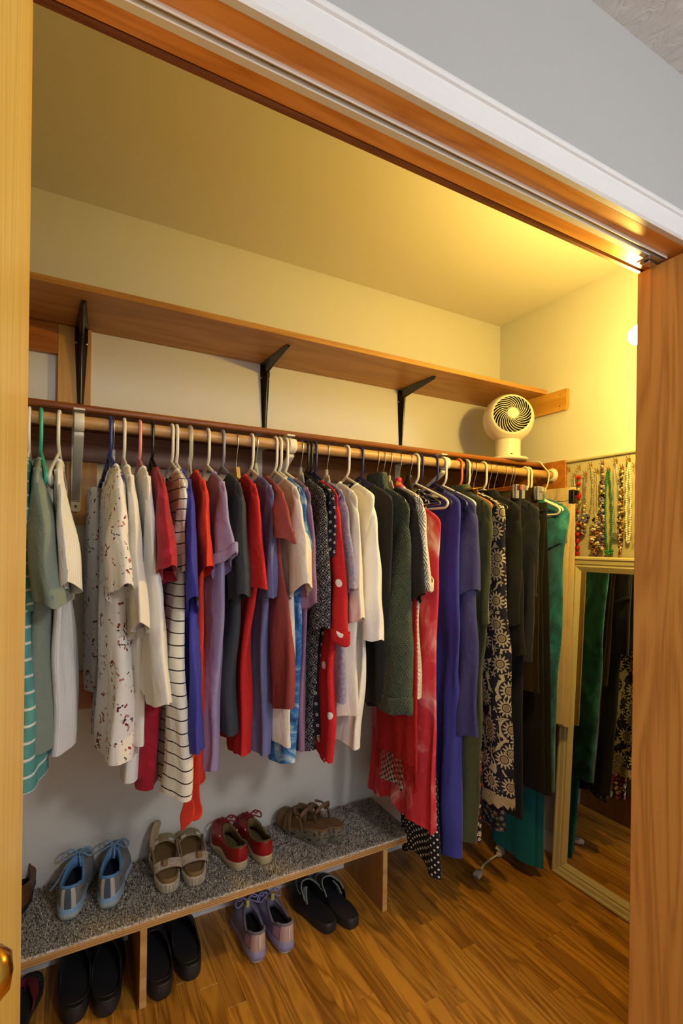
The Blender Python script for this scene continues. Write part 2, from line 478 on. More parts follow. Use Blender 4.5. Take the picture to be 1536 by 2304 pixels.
def knit(name, color, color2, cable=True, hole=True, sc=1.0, sheen=.1):
    k = NT(name); uv = k.uv()
    x = k.n('ShaderNodeSeparateXYZ', {0: uv})
    # stitches: V shaped columns
    cu = k.math('MULTIPLY', x.outputs[0], 160.0 * sc); cv = k.math('MULTIPLY', x.outputs[1], 150.0 * sc)
    zig = k.math('ABSOLUTE', k.math('SUBTRACT', k.math('FRACT', cu), .5))
    st = k.math('SINE', k.math('MULTIPLY', k.math('ADD', cv, zig), 6.28))
    h = k.math('MULTIPLY', st, .3)
    f = k.math('MULTIPLY_ADD', st, .25, .5)
    if cable:
        lv = k.map(uv, (16, 11, 1), (0, 0, 0), 0); y = k.n('ShaderNodeSeparateXYZ', {0: lv})
        dx = k.math('ABSOLUTE', k.math('SUBTRACT', k.math('FRACT', y.outputs[0]), .5)); dy = k.math('ABSOLUTE', k.math('SUBTRACT', k.math('FRACT', y.outputs[1]), .5))
        dm = k.math('ADD', dx, dy)
        ringd = k.step(k.math('ABSOLUTE', k.math('SUBTRACT', dm, .36)), .11, .04)
        h = k.math('ADD', h, k.math('MULTIPLY', k.math('SINE', k.math('MULTIPLY', dm, 40.0)), .8))
        if hole:
            hv = k.n('ShaderNodeTexVoronoi', {'Vector': uv, 'Scale': 130.0, 'Randomness': .1}, voronoi_dimensions='2D').outputs['Distance']
            hl = k.math('MULTIPLY', k.math('LESS_THAN', hv, .3), ringd)
            f = k.math('SUBTRACT', f, k.math('MULTIPLY', hl, .9)); h = k.math('SUBTRACT', h, k.math('MULTIPLY', hl, 1.6))
    col = k.ramp(f, [(0.0, lin(color2)), (.75, lin(color))])
    return k.set(col, .95, k.bump(h, .6, .003), sheen_weight=sheen)
# ------------------------------------------------------------------ the room and closet shell
def wallbox(name, m, *a): return struct(MB().box(*a).build(name, m))
wallbox('wall_back', M['wall'], WL - .1, W + .1, D, D + .1, 0, CEIL)
wallbox('wall_right', M['wall'], W, W + .1, INNER - .1, D, 0, CEIL)
wallbox('wall_left', M['wall'], WL - .1, WL, INNER - .1, D, 0, CEIL)
wallbox('ceiling', M['closet_ceiling'], WL - .1, W + .1, INNER, D + .1, CEIL, CEIL + .08)
wallbox('ceiling_room', M['room_ceiling'], -2.2, 3.2, -2.6, INNER, CEIL, CEIL + .08)
wf = struct(MB().box(-2.2, 3.2, FRONT, INNER, OPH + .03, CEIL).build('wall_front', M['room_wall']))
MB().box(-2.2, OPL - .02, FRONT, INNER, 0, OPH + .03).build('side_panel', M['room_wall'], wf)
MB().box(OPR + .02, 3.2, FRONT, INNER, 0, OPH + .03).build('side_panel', M['room_wall'], wf)
wallbox('wall_room_right', M['room_wall'], 3.2, 3.3, -2.6, INNER, 0, CEIL)
wallbox('wall_room_left', M['room_wall'], -2.3, -2.2, -2.6, INNER, 0, CEIL)

# floor: strip oak, every plank its own piece
floor = struct(MB().box(-2.2, 3.2, -2.6, D + .1, -.06, -.012).build('floor', M['floor_under']))
PW = .0575
_pm = {}
def plank_mesh(L):
    key = round(L, 2)
    if key not in _pm:
        me = MB().box(.0002, PW - .0002, .0002, L - .0002, -.012, 0, .0005).mesh('plank'); me.materials.append(M['plank']); _pm[key] = me
    return _pm[key]
rng = random.Random(3)
ix = 0
x = WL
while x < W - .001:
    y = .28
    first = rng.choice([.3, .45, .6, .75, .9])
    while y < D - .001:
        L = min(first or rng.choice([.4, .55, .7, .85, 1.0]), D - y); first = None
        if D - y - L < .12: L = D - y
        L = round(L, 2) if y + L < D - .02 else D - y
        o = bpy.data.objects.new('plank', plank_mesh(L)); COL.objects.link(o)
        o.parent = floor; o.location = Vector((x, y, 0)) - floor.location
        y += L
    x += PW
# the rest of the room floor, out of view, in wider runs of the same boards
_k = plank_mesh(.86); _k2 = plank_mesh(.38)
for i in range(31):
    xx = -2.19 + i * PW * 3
    for j in range(3):
        o = bpy.data.objects.new('plank', _k); COL.objects.link(o); o.parent = floor
        o.location = Vector((xx, -.58 - .86 * j, 0)) - floor.location; o.scale = (3, 1, 1)
    if xx < WL - .17 or xx > x:
        o = bpy.data.objects.new('plank', _k2); COL.objects.link(o); o.parent = floor
        o.location = Vector((xx, .28, 0)) - floor.location; o.scale = (3, 1, 1)

# skirting
def baseboard(name, boxes):
    m = MB()
    for b in boxes: m.box(*b)
    return struct(m.build(name, M['white_trim']))
def skirting_profile(t, h): return [(0, 0), (t, 0), (t, h * .78), (t * .55, h * .9), (t * .35, h), (0, h)]
pb = [(D - .0005 - a, b) for a, b in skirting_profile(.013, .088)]
struct(MB().prism(pb, W - WL - .002, 'X', WL + .001).build('baseboard_back', M['white_trim']))
pr_ = [(W - .0005 - a, b) for a, b in skirting_profile(.013, .088)]
struct(MB().prism(pr_, D - INNER - .02, 'Y', INNER + .002).build('baseboard_right', M['white_trim']))

# head of the opening: white casing, orange jamb, stop, track
ch = CEIL
prof = [(FRONT, 2.112), (FRONT - .016, 2.110), (FRONT - .018, 2.104), (FRONT - .0175, 2.098), (FRONT - .0135, 2.096), (FRONT - .0125, 2.072), (FRONT - .0155, 2.068), (FRONT - .0155, 2.052), (FRONT - .012, 2.047), (FRONT, 2.047)]
struct(MB().prism(prof, OPR - OPL + .14, 'X', OPL - .07).build('trim_1', M['white_trim']))
for i, (x0, sg) in enumerate(((OPL - .065, 1), (OPR, 1))):
    struct(MB().prism([(x0, FRONT), (x0, FRONT - .0155), (x0 + .02, FRONT - .0125), (x0 + .045, FRONT - .0135), (x0 + .05, FRONT - .0175), (x0 + .065, FRONT - .016), (x0 + .065, FRONT)], 2.046, 'Z', 0.0).build('trim_%d' % (i + 2), M['white_trim']))
# jamb head (a board with rounded room edge) and its legs
struct(MB().box(OPL - .02, OPR + .02, FRONT - .002, INNER - .012, OPH, OPH + .0295, .003).build('trim_4', M['orange_wood']))
struct(MB().box(OPL - .02, OPR + .02, INNER - .0115, INNER + .003, OPH - .002, OPH + .026, .003).build('trim_5', M['strip_wood']))
struct(MB().box(OPL - .0195, OPL, FRONT - .002, INNER - .001, 0, OPH - .001, .002).build('trim_6', M['door_wood_z']))
struct(MB().box(OPR, OPR + .0195, FRONT - .002, INNER - .001, 0, OPH - .001, .002).build('trim_7', M['door_wood_z']))
t = thing('door_track', 'long pale metal sliding track screwed under the head of the doorway', 'track', (.6, .714, OPH))
tx0, tx1 = OPL + .01, OPR - .02
MB().box(tx0, tx1, .6990, .7005, OPH - .008, OPH - .0002).build('rail_lip', M['track_metal'], t)
MB().prism([(.7085, OPH - .0003), (.7085, OPH - .0095), (.7095, OPH - .0105), (.7225, OPH - .0105), (.7235, OPH - .0095), (.7235, OPH - .0003)], tx1 - tx0, 'X', tx0).build('rail', M['track_metal'], t)
MB().box(tx0, tx1, .7005, .7085, OPH - .0025, OPH - .0003).build('channel', M['track_dark'], t)
for u, v in ((620, 128), (1033, 348), (1308, 487)):
    p = at(u, v, Z=OPH)
    MB().lathe([(0, -.0045), (.0035, -.004), (.004, -.0026)], 10, (p.x, .7045, OPH)).build('screw', M['screw'], t)
pv = MB().box(tx1 - .062, tx1 - .004, .702, .738, OPH - .017, OPH - .0127, .002)
pv.box(tx1 - .05, tx1 - .018, .712, .728, OPH - .024, OPH - .017, .002)
pv.build('pivot_block', M['steel'], t)

# bifold leaves, folded open at either side
def leaf(name, x0, x1, y0, y1, m, extra=None):
    d = struct(MB().box(x0, x1, y0, y1, .012, 2.028, .002).build(name, m))
    return d
XR = at(1428.5, 1000, Y=.762).x
dr = leaf('door_1', XR, XR + .034, .43, .762, M['door_wood_z'])
d2 = MB().box(XR + .037, XR + .071 if XR + .071 < OPR else OPR - .002, .432, .758, .012, 2.028, .002).build('second_leaf', M['door_wood_z'], dr)
XL = at(60, 1152, Y=.762).x
dl = leaf('door_2', XL - .034, XL, .36, .762, M['door_wood_l'])
kb = at(-13, 2193, X=XL + .018)
kn = MB().lathe([(.0, .0), (.011, .0), (.0112, .002), (.005, .0035), (.0045, .009), (.008, .012), (.0105, .016), (.0105, .020), (.007, .024), (0, .025)], 40, (XL, kb.y, kb.z), 'X').build('knob', M['brass'], dl)

# ------------------------------------------------------------------ closet lamp: bare bulb in a porcelain holder on the inside of the front wall
LY = .852
_lp = at(1453, 748, Y=LY); LX, LZ = _lp.x, _lp.z
lamp = thing('closet_lamp', 'glowing bulb in a white wall holder half hidden by the right door', 'lamp', (LX, INNER, LZ))
MB().lathe([(0, INNER), (.05, INNER), (.05, INNER + .006), (.036, INNER + .014), (.026, INNER + .022), (.024, INNER + .032), (0, INNER + .032)], 28, (LX, 0, LZ), 'Y').build('holder', M['cream_plastic'], lamp)
kbm = NT('bulb glow'); em = kbm.set((1, .9, .7, 1), .4, emission_color=(*BULB_COLOR, 1), emission_strength=BULB_STRENGTH)
MB().lathe([(0.0125, INNER + .031), (.0135, INNER + .038), (.021, INNER + .05), (.0285, INNER + .066), (.0305, INNER + .08), (.029, INNER + .095), (.021, INNER + .112), (.010, INNER + .120), (0, INNER + .122)], 12, (LX, 0, LZ), 'Y').build('bulb', em, lamp)

# room ceiling lamp behind the photographer
rl = thing('ceiling_lamp', 'round glowing globe lamp under the bedroom ceiling behind the viewer', 'lamp', (.95, -1.25, CEIL))
MB().lathe([(0, CEIL - .001), (.07, CEIL - .001), (.072, CEIL - .012), (.03, CEIL - .022), (.012, CEIL - .03), (.012, CEIL - .06), (.05, CEIL - .066), (0, CEIL - .068)], 32, (.95, -1.25, 0)).build('canopy', M['white_metal'], rl)
krl = NT('globe glow'); emr = krl.set((1, 1, 1, 1), .5, emission_color=(*ROOM_COLOR, 1), emission_strength=ROOM_STRENGTH)
MB().ball((.95, -1.25, CEIL - .19), .145, 14, 8, (1, 1, .85)).build('globe', emr, rl)

# ------------------------------------------------------------------ shelves and what carries them
YU = 1.553
zu = lambda p: at(*p, Y=YU).z
us = MB(); zt = 2.043; zb = zt - .0185
o = us.box(WL + .001, W - .0115, YU, D - .001, zb, zt, .0012).build('upper_shelf', M['shelf_wood'])
tag(o, 'long light oak shelf high on the back wall above the black brackets', 'shelf')
# hat shelf over the rod, with a worn rounded front edge
ls = thing('hat_shelf', 'worn red-brown wooden shelf above the clothes rod, fan on its right end', 'shelf', ((WL + W) / 2, YSH + .15, 1.713))
zls = 1.713; th = .018
pf = [(YSH + .004, zls - th), (YSH + .001, zls - th + .004), (YSH, zls - .008), (YSH + .002, zls - .002), (YSH + .006, zls), (D - .001, zls), (D - .001, zls - th)]
xr_s = at(1237, 1040, Y=YSH).x
MB().prism(pf, min(xr_s, W - .022) - WL - .001, 'X', WL + .001).build('board', M['dark_shelf'], ls)
# cleats on walls
def cleat(name, lab, m, *b): return tag(MB().box(*b).build(name, m), lab, 'cleat')
p0 = at(400, 1065, Y=D - .018)
cleat('wall_cleat', 'long dark brown board along the wall under the hat shelf behind the rod', M['strip_wood'], WL + .001, W - .021, D - .0195, D - .0005, zls - th - .098, zls - th - .0005, .0015)
e = at(1272, 1046, X=W - .02)
cleat('end_cleat', 'orange end board on the right wall holding the rod socket', M['orange_board'], W - .0205, W - .0005, e.y, D - .02, zls - th - .115, zls + .004, .0015)
p1, p2 = at(1277, 873, X=W - .011), at(1277, 922, X=W - .011)
sc = thing('shelf_cleat', 'honey pine cleat on the right wall under the end of the upper shelf', 'cleat', (W - .011, 1.6, p2.z))
MB().prism([(p1.y, zb - .0005), (p1.y, zb - .072), (p1.y + .008, zb - .09), (D - .0005, zb - .09), (D - .0005, zb - .0005)], .019, 'X', W - .0195).build('board', M['pine_y'], sc)
for yy, zz in ((p1.y + .03, zb - .02), (p1.y + .03, zb - .07), (p1.y + .2, zb - .03)):
    MB().lathe([(0, -.0015), (.004, -.001), (.004, 0)], 10, (W - .0195, yy, zz), 'X').build('screw', M['screw'], sc)
# left end: boards on the back wall
a, b = at(130, 800, Y=D - .01), at(205, 800, Y=D - .01)
cleat('upright_board', 'vertical pine board on the wall behind the leftmost black bracket', M['pine'], a.x, b.x, D - .0195, D - .0005, zls + .0005, zb - .0005, .0015)
lb = at(66, 785, Y=D - .018).z
cleat('ledger_board', 'short orange board under the upper shelf left of the leftmost bracket', M['orange_board'], WL + .001, a.x - .0005, D - .0195, D - .0005, lb, zb - .0005, .0015)
a, b = at(150, 1080, Y=D - .018), at(218, 1080, Y=D - .018)
zt2 = zls - th - .099; zb2 = at(185, 1180, Y=D - .018).z
hp = [(a.x, zt2), (a.x, zb2 + .03), (a.x + .012, zb2 + .008), (a.x + .03, zb2), (b.x - .03, zb2), (b.x - .012, zb2 + .008), (b.x, zb2 + .03), (b.x, zt2)]
tag(MB().prism(hp, .018, 'Y', D - .0185).build('hanging_board', M['pine']), 'pale rounded board on the back wall behind the leftmost rod bracket', 'board')
tag(MB().prism([(a.x + .0, .92), (a.x + .0, .80), (a.x + .09, .80), (a.x + .09, .92)], .018, 'Y', D - .0185).build('wall_block', M['orange_board']), 'small orange wood block on the back wall behind the floral blouse', 'block')

# black shelf brackets
def black_bracket(x, lab):
    t = thing('shelf_bracket', lab, 'bracket', (x, D, zb - .26), group='black steel shelf brackets')
    yb = D - (.0205 if x < .1 else .0005); ztp = zb - .0006
    n = 9
    # wall arm: pressed steel channel, tapering down
    rows = []; rows2 = []
    for i in range(n):
        s_ = i / (n - 1); z = ztp - .245 * s_; w = lerp(.0205, .0085, s_) ; dpt = lerp(.030, .010, s_)
        if i == 0: w *= .9
        rows.append([(x - w, yb, z), (x - w, yb - .002, z), (x - w * .45, yb - .004, z), (x - w * .30, yb - dpt, z), (x, yb - dpt - .003, z), (x + w * .30, yb - dpt, z), (x + w * .45, yb - .004, z), (x + w, yb - .002, z), (x + w, yb, z)])
    m = MB().grid(rows, cyc=True); m.fan(rows[-1]); m.fan(rows[0], flip=True)
    m.build('wall_arm', M['black_metal'], t)
    ytip = YU + .065
    for i in range(n):
        s_ = i / (n - 1); y = lerp(yb, ytip, s_); w = lerp(.0205, .007, s_); dpt = lerp(.036, .008, s_)
        rows2.append([(x - w, y, ztp), (x - w, y, ztp - .002), (x - w * .45, y, ztp - .004), (x - w * .3, y, ztp - dpt), (x, y, ztp - dpt - .003), (x + w * .3, y, ztp - dpt), (x + w * .45, y, ztp - .004), (x + w, y, ztp - .002), (x + w, y, ztp)])
    m = MB().grid(rows2, cyc=True); m.fan(rows2[-1]); m.fan(rows2[0], flip=True)
    m.build('shelf_arm', M['black_metal'], t)
    for sx in (-1, 1):
        MB().lathe([(0, -.0028), (.0038, -.0022), (.0042, 0)], 10, (x + sx * .0145, yb - .002, ztp - .05), 'Y').build('screw', M['screw'], t)
for u, v, lab in ((183, 755, 'leftmost black steel shelf bracket, on the pine board'), (598, 812, 'middle black steel shelf bracket under the upper shelf'), (905, 870, 'black steel shelf bracket nearest the fan')):
    black_bracket(at(u, v, Y=D - .01).x, lab)

# clothes rod and its white brackets
rod = MB().tube([(WL + .002 + i * (W - .024 - WL) / 12, YROD, ZROD) for i in range(13)], RROD, 20).build('clothes_rod', M['rod_wood'])
tag(rod, 'long round wooden closet rod carrying all the hangers', 'rod')
sk = MB().lathe([(RROD + .0008, -.002), (RROD + .0008, -.016), (.022, -.017), (.03, -.006), (.031, -.0006), (.031, 0)], 24, (W - .0208, YROD, ZROD), 'X').build('rod_socket', M['cream_plastic'])
tag(sk, 'round cream plastic socket at the right end of the rod', 'socket')
def rod_bracket(x, lab):
    t = thing('rod_bracket', lab, 'bracket', (x, D, ZROD - .2), group='white rod brackets')
    yb = D - .0203; zt3 = zls - th - .0006
    w = .014
    # wall plate
    MB().prism([(x - w, zt3), (x - w, ZROD - .215), (x - w + .005, ZROD - .222), (x + w - .005, ZROD - .222), (x + w, ZROD - .215), (x + w, zt3)], .004, 'Y', yb - .004).build('wall_plate', M['white_metal'], t)
    MB().box(x - w, x + w, YROD + .0, yb - .004, zt3 - .005, zt3, .001).build('shelf_plate', M['white_metal'], t)
    # sloping brace
    pth = [(x, yb - .006, ZROD - .19), (x, yb - .03, ZROD - .17), (x, YROD + .03, ZROD - .045), (x, YROD + .012, ZROD - .028)]
    MB().ribbon(spline(pth, 5), (1, 0, 0), .024, .007).build('brace', M['white_metal'], t)
    # cradle round the rod
    ca = [(x, YROD + (RROD + .004) * math.cos(a_), ZROD + (RROD + .004) * math.sin(a_)) for a_ in [math.radians(q) for q in range(100, 375, 18)]]
    MB().ribbon(ca, (1, 0, 0), .024, .005).build('cradle', M['cream_plastic'], t)
    MB().lathe([(0, -.002), (.004, -.0015), (.0045, 0)], 10, (x, yb - .004, ZROD - .205), 'Y').build('screw', M['screw'], t)
for u, lab in ((178, 'white metal rod bracket at the left by the ribbed white top'), (655, 'white metal rod bracket in the middle of the rod'), (1000, 'white metal rod bracket left of the orange hanger')):
    rod_bracket(at(u, 943 + (u - 62) * .1027, Y=YROD).x, lab)
# ------------------------------------------------------------------ hangers
def rod_x(u): return at(u, 943 + (u - 62) * .1027, Y=YROD).x
HOOKR = RROD + .0048
def hook_path(r=HOOKR, neck=-.088, back=-25):
    p = arc((0, 0), r, back, 180, 14)
    p += [(0, -r, -.02), (0, -r, -.045), (0, -r + .001, -.06), (0, -r * .72, -.072), (0, -.006, -.081), (0, 0, neck)]
    return [(0, a[1], a[2]) for a in p]
def wire_path(neck=-.09):
    p = arc((0, 0), RROD + .0028, -40, 170, 14)
    return [(0, a[1], a[2]) for a in p] + [(0, -RROD * .98, -.022), (0, -RROD * .6, -.04), (0, -.004, -.058), (0, 0, -.07), (0, 0, neck)]
_hm = {}
def hanger_meshes(kind, color):
    key = (kind, color)
    if key in _hm: return _hm[key]
    parts = []
    def part(name, mb, mat):
        me = mb.mesh(name); me.materials.append(mat); parts.append((name, me))
    m = M['h_' + color] if ('h_' + color) in M else M['steel']
    Rt = .0044
    if kind == 'tube':
        part('hook', MB().tube(hook_path(), Rt, 8), m)
        hw = .176
        tri = spline([(0, 0, -.086), (0, -.08, -.119), (0, -.148, -.148), (0, -hw + .006, -.160), (0, -hw, -.171), (0, -hw + .010, -.1835), (0, -.14, -.186), (0, 0, -.186), (0, .14, -.186), (0, hw - .010, -.1835), (0, hw, -.171), (0, hw - .006, -.160), (0, .148, -.148), (0, .08, -.119)], 4)
        part('shoulder_frame', MB().tube(tri, Rt, 8, closed=True), m)
    elif kind == 'notch':      # flat moulded hanger with strap notches
        part('hook', MB().tube(hook_path(), .0042, 8), m)
        f = MB()
        for sg in (-1, 1):
            f.ribbon(spline([(0, sg * .0, -.083), (0, sg * .05, -.108), (0, sg * .1, -.132), (0, sg * .11, -.142), (0, sg * .122, -.138), (0, sg * .155, -.152), (0, sg * .172, -.163), (0, sg * .177, -.176), (0, sg * .165, -.186), (0, sg * .14, -.186)], 4), (1, 0, 0), .009, .008)
            f.ribbon(spline([(0, sg * .012, -.1), (0, sg * .03, -.112), (0, sg * .05, -.113)], 3), (1, 0, 0), .005, .01)
        f.ribbon([(0, -.14, -.186), (0, 0, -.186), (0, .14, -.186)], (1, 0, 0), .007, .007)
        part('shoulder_frame', f, m)
    elif kind in ('clear', 'wood', 'clearhook'):
        mm = M['h_wood'] if kind == 'wood' else M['h_clear']
        if kind == 'clearhook': part('hook', MB().tube(hook_path(), .006, 8), M['h_clear'])
        else: part('hook', MB().tube(wire_path(), .0016, 6), M['steel'])
        tk = .011 if kind == 'wood' else .0045
        poly = [(0, -.083), (.016, -.085), (.022, -.10), (.03, -.118), (.08, -.134), (.125, -.152), (.16, -.168), (.172, -.182), (.166, -.192), (.15, -.189), (.11, -.172), (.06, -.152), (.02, -.142)]
        full = poly + [(-a, b) for a, b in reversed(poly)]
        part('shoulder_frame', MB().prism(full, tk, 'X', -tk / 2), mm)
        if kind != 'wood': part('collar', MB().box(-.004, .004, -.006, .006, -.092, -.066, .001), M['h_clear'])
    elif kind == 'wire':
        part('hook', MB().tube(wire_path(-.095), .0016, 6), M['steel'])
        part('shoulder_frame', MB().tube(spline([(0, 0, -.095), (0, -.1, -.135), (0, -.165, -.162), (0, -.175, -.172), (0, -.162, -.177), (0, 0, -.177), (0, .162, -.177), (0, .175, -.172), (0, .165, -.162), (0, .1, -.135)], 4), .0016, 6, closed=True), M['steel'])
    elif kind in ('clip', 'clipclear', 'clipwood'):
        if color == 'white':
            part('hook', MB().tube(spline([(0, .07, .0605), (0, .045, .061), (0, .024, .058), (0, .012, .046), (0, -.004, .028), (0, -.0235, .006), (0, -.0235, -.02), (0, -.016, -.05), (0, -.004, -.07), (0, 0, -.086)], 5), .0036, 8, flat=.7), M['h_white'])
        else: part('hook', MB().tube(wire_path(-.086), .0016, 6), M['steel'])
        bm = {'clip': M['h_black'], 'clipclear': M['h_clear'], 'clipwood': M['h_redwood']}[kind]
        part('bar', MB().box(-.005, .005, -.17, .17, -.102, -.084, .002), bm)
        for sg in (-1, 1):
            c = MB().box(-.008, .008, sg * .14 - .013, sg * .14 + .013, -.135, -.078, .003)
            c.tube([(-.009, sg * .14, -.08), (-.012, sg * .14, -.1), (-.009, sg * .14, -.13)], .002, 6)
            part('clip', c, M['h_black'] if kind == 'clip' else M['steel'])
    _hm[key] = parts
    return parts
def hanger(u, kind, color, label, rot=0.0, dy=0.0):
    x = rod_x(u)
    t = thing('coat_hanger', label, 'hanger', (x, YROD, ZROD), rot, 'hangers on the closet rod')
    for name, me in hanger_meshes(kind, color):
        o = bpy.data.objects.new(name, me); COL.objects.link(o); o.parent = t
    return t
HANGERS = [
 (66, 'tube', 'white', 'white hanger at the far left, mostly behind the left door, in the teal striped top', 0),
 (92, 'tube', 'teal', 'mint teal plastic hanger with the sage green tee', .1),
 (134, 'tube', 'white', 'white plastic hanger with the ribbed white top, left of the rod bracket', -.1),
 (247, 'notch', 'blue', 'royal blue plastic hanger turned slightly in the floral blouse', .09),
 (256, 'clear', 'clear', 'clear hanger with thin wire hook inside the floral blouse', 0),
 (279, 'tube', 'white', 'white plastic hanger with the cream tee beside the floral blouse', 0),
 (314, 'tube', 'pink', 'pink plastic hanger with the long cream top', 0),
 (342, 'notch', 'black', 'black plastic hanger with the crimson velvet top', 0),
 (386, 'tube', 'white', 'white plastic hanger in the black striped cream dress', .03),
 (397, 'tube', 'white', 'white plastic hanger with the royal blue tee', -.03),
 (427, 'clearhook', 'clear', 'all clear plastic hanger with thick hook in the orange-red tee', 0),
 (467, 'tube', 'white', 'white plastic hanger with the lavender tee', 0),
 (500, 'tube', 'lavender', 'greyish lavender plastic hanger with the charcoal tee', 0),
 (532, 'wood', 'cream', 'cream wooden hanger with wire hook in the bright red tee', 0),
 (565, 'tube', 'white', 'white plastic hanger with the periwinkle tee', 0),
 (576, 'clear', 'clear', 'clear hanger with dark size tag and wire hook in the brick red tee', 0),
 (618, 'tube', 'white', 'leftmost of three close white hangers, in the beige tee', 0),
 (628, 'tube', 'white', 'middle of three close white hangers, in the blue tie-dye top', 0),
 (642, 'tube', 'white', 'rightmost of three close white hangers, in the mauve tee', 0),
 (677, 'clear', 'clear', 'clear wire-hook hanger in the black diamond print blouse', 0),
 (688, 'notch', 'black', 'left black hanger of two, with the navy dotted shirt', 0),
 (696, 'notch', 'black', 'right black hanger of two, with the red polka dot cardigan', 0),
 (706, 'notch', 'navy', 'navy plastic hanger with the lilac fuzzy knit', 0),
 (735, 'clear', 'clear', 'clear wire-hook hanger with the cream half-sleeve tee', 0),
 (779, 'tube', 'white', 'white plastic hanger with the white boxy tee', 0),
 (809, 'notch', 'navy', 'navy hanger whose notched arm shows against the dark green sweater', .06),
 (847, 'wire', 'steel', 'leftmost wire hanger in the dark green sweater neck', 0),
 (861, 'wire', 'steel', 'wire hanger in the black knit cardigan behind the green sweater', 0),
 (876, 'clear', 'clear', 'clear wire-hook hanger with the cream cable knit', 0),
 (897, 'wire', 'steel', 'wire hook hanger draped with the magenta scarf', 0),
 (921, 'wire', 'steel', 'wire hook hanger draped with the black scarf', 0),
 (934, 'tube', 'white', 'empty white plastic hanger with its lower corner showing', .04),
 (943, 'tube', 'purple', 'dark purple plastic hanger behind the empty white hanger', .02),
 (977, 'notch', 'navy', 'navy notched hanger with the long indigo dress', 0),
 (996, 'tube', 'white', 'white plastic hanger with the heathered indigo tee', 0),
 (1031, 'tube', 'orange', 'bright orange plastic hanger with the brown leather belt', 0),
 (1041, 'tube', 'black', 'black plastic hanger right of the orange one', 0),
 (1048, 'tube', 'white', 'white plastic hanger with the navy cream-flowered dress', 0),
 (1056, 'wire', 'steel', 'wire hanger with the red ditsy floral dress', 0),
 (1066, 'wire', 'steel', 'wire hanger with the dark paisley dress', 0),
 (1086, 'tube', 'white', 'white plastic hanger with the black jacket', 0),
 (1099, 'clipwood', 'steel', 'wire-hook hanger with red wooden bar holding khaki trousers', 0),
 (1112, 'clipclear', 'steel', 'clear clip hanger with the dark denim skirt', 0),
 (1133, 'wire', 'steel', 'wire hanger with the dark navy velour jacket', 0),
 (1146, 'clipclear', 'steel', 'clear clip hanger with the brown trousers', 0),
 (1152, 'clipclear', 'steel', 'silver clip hanger with the black velvet trousers', 0),
 (1180, 'tube', 'white', 'left white hanger of the right-hand pair, with the teal trousers', 0),
 (1187, 'tube', 'white', 'right white hanger of the right-hand pair, with the teal velvet top', 0),
]
for h in HANGERS: hanger(*h)
# the last hanger hooks over the shelf edge side of the rod
hanger(1224, 'clip', 'white', 'black clip hanger at the rod end with the beige trousers', 0)
# ------------------------------------------------------------------ garments
SHZ = ZROD - .117          # height of the neckline on a hanger
NB = 44                    # points round a body
def sgnpow(c, p): return math.copysign(abs(c) ** p, c)
def ring_body(cx, hx, yf, yb, z, ph, amp, k, n=NB, sq=.85, ey=.78):
    """one level of a hanging garment: flat loop of cloth, front edge at yf"""
    yc, hy = (yf + yb) / 2, (yb - yf) / 2; out = []
    for i in range(n + 1):
        a = 2 * PI * i / n
        c, s = math.cos(a), math.sin(a)
        y = yc + hy * sgnpow(c, ey)
        x = cx + hx * sgnpow(s, sq)
        w = math.sin(k * (y - yc) * 1.0 + ph) * .6 + math.sin(k * 1.9 * (y - yc) + ph * 2.3 + z * 2.0) * .4
        x += amp * w
        x += amp * .5 * math.sin(a * 5 + ph + z * 6) * abs(s)
        out.append([x, y, z])
    return out
def loft_uv(rows):
    UV = []; v = 0.0; prev = None
    for r in rows:
        if prev is not None: v -= sum((Vector(a) - Vector(b)).length for a, b in zip(r[::6], prev[::6])) / len(r[::6])
        u = 0.0; line = []
        for i, p in enumerate(r):
            if i: u += (Vector(p) - Vector(r[i - 1])).length
            line.append((u, v))
        UV.append(line); prev = r
    # centre u so that seams sit at the back
    return [[(u - l[len(l) // 2][0], v) for u, v in l] for l in UV]
def close_edge(rows, t=.0022, up=.03, end=-1):
    """turn the hem inwards so that the cloth has a thickness and an inside"""
    r = rows[end]; cx = sum(p[0] for p in r) / len(r); cy = sum(p[1] for p in r) / len(r)
    sg = 1 if end == -1 else -1
    def ins(q, dz):
        out = []
        for p in r:
            d = Vector((cx - p[0], (cy - p[1]) * .3, 0)); d = d.normalized() * min(q, abs(cx - p[0]) * .8 + .0004) if d.length > 1e-6 else d
            out.append([p[0] + d.x, p[1] + d.y, p[2] + dz])
        return out
    extra = [ins(t * .6, -sg * .0008), ins(t, sg * .001), ins(.0075, sg * up * .6)]
    return [rows, [list(r)] + extra]

def cloth_mesh(fr):
    m = MB()
    for part in fr: m.grid(part, loft_uv(part))
    return m
def jitter(p, sc, amt, seed):
    q = Vector((p[0] * sc + seed, p[1] * sc, p[2] * sc * .5))
    p[0] += (noise.noise(q)) * amt
    return p

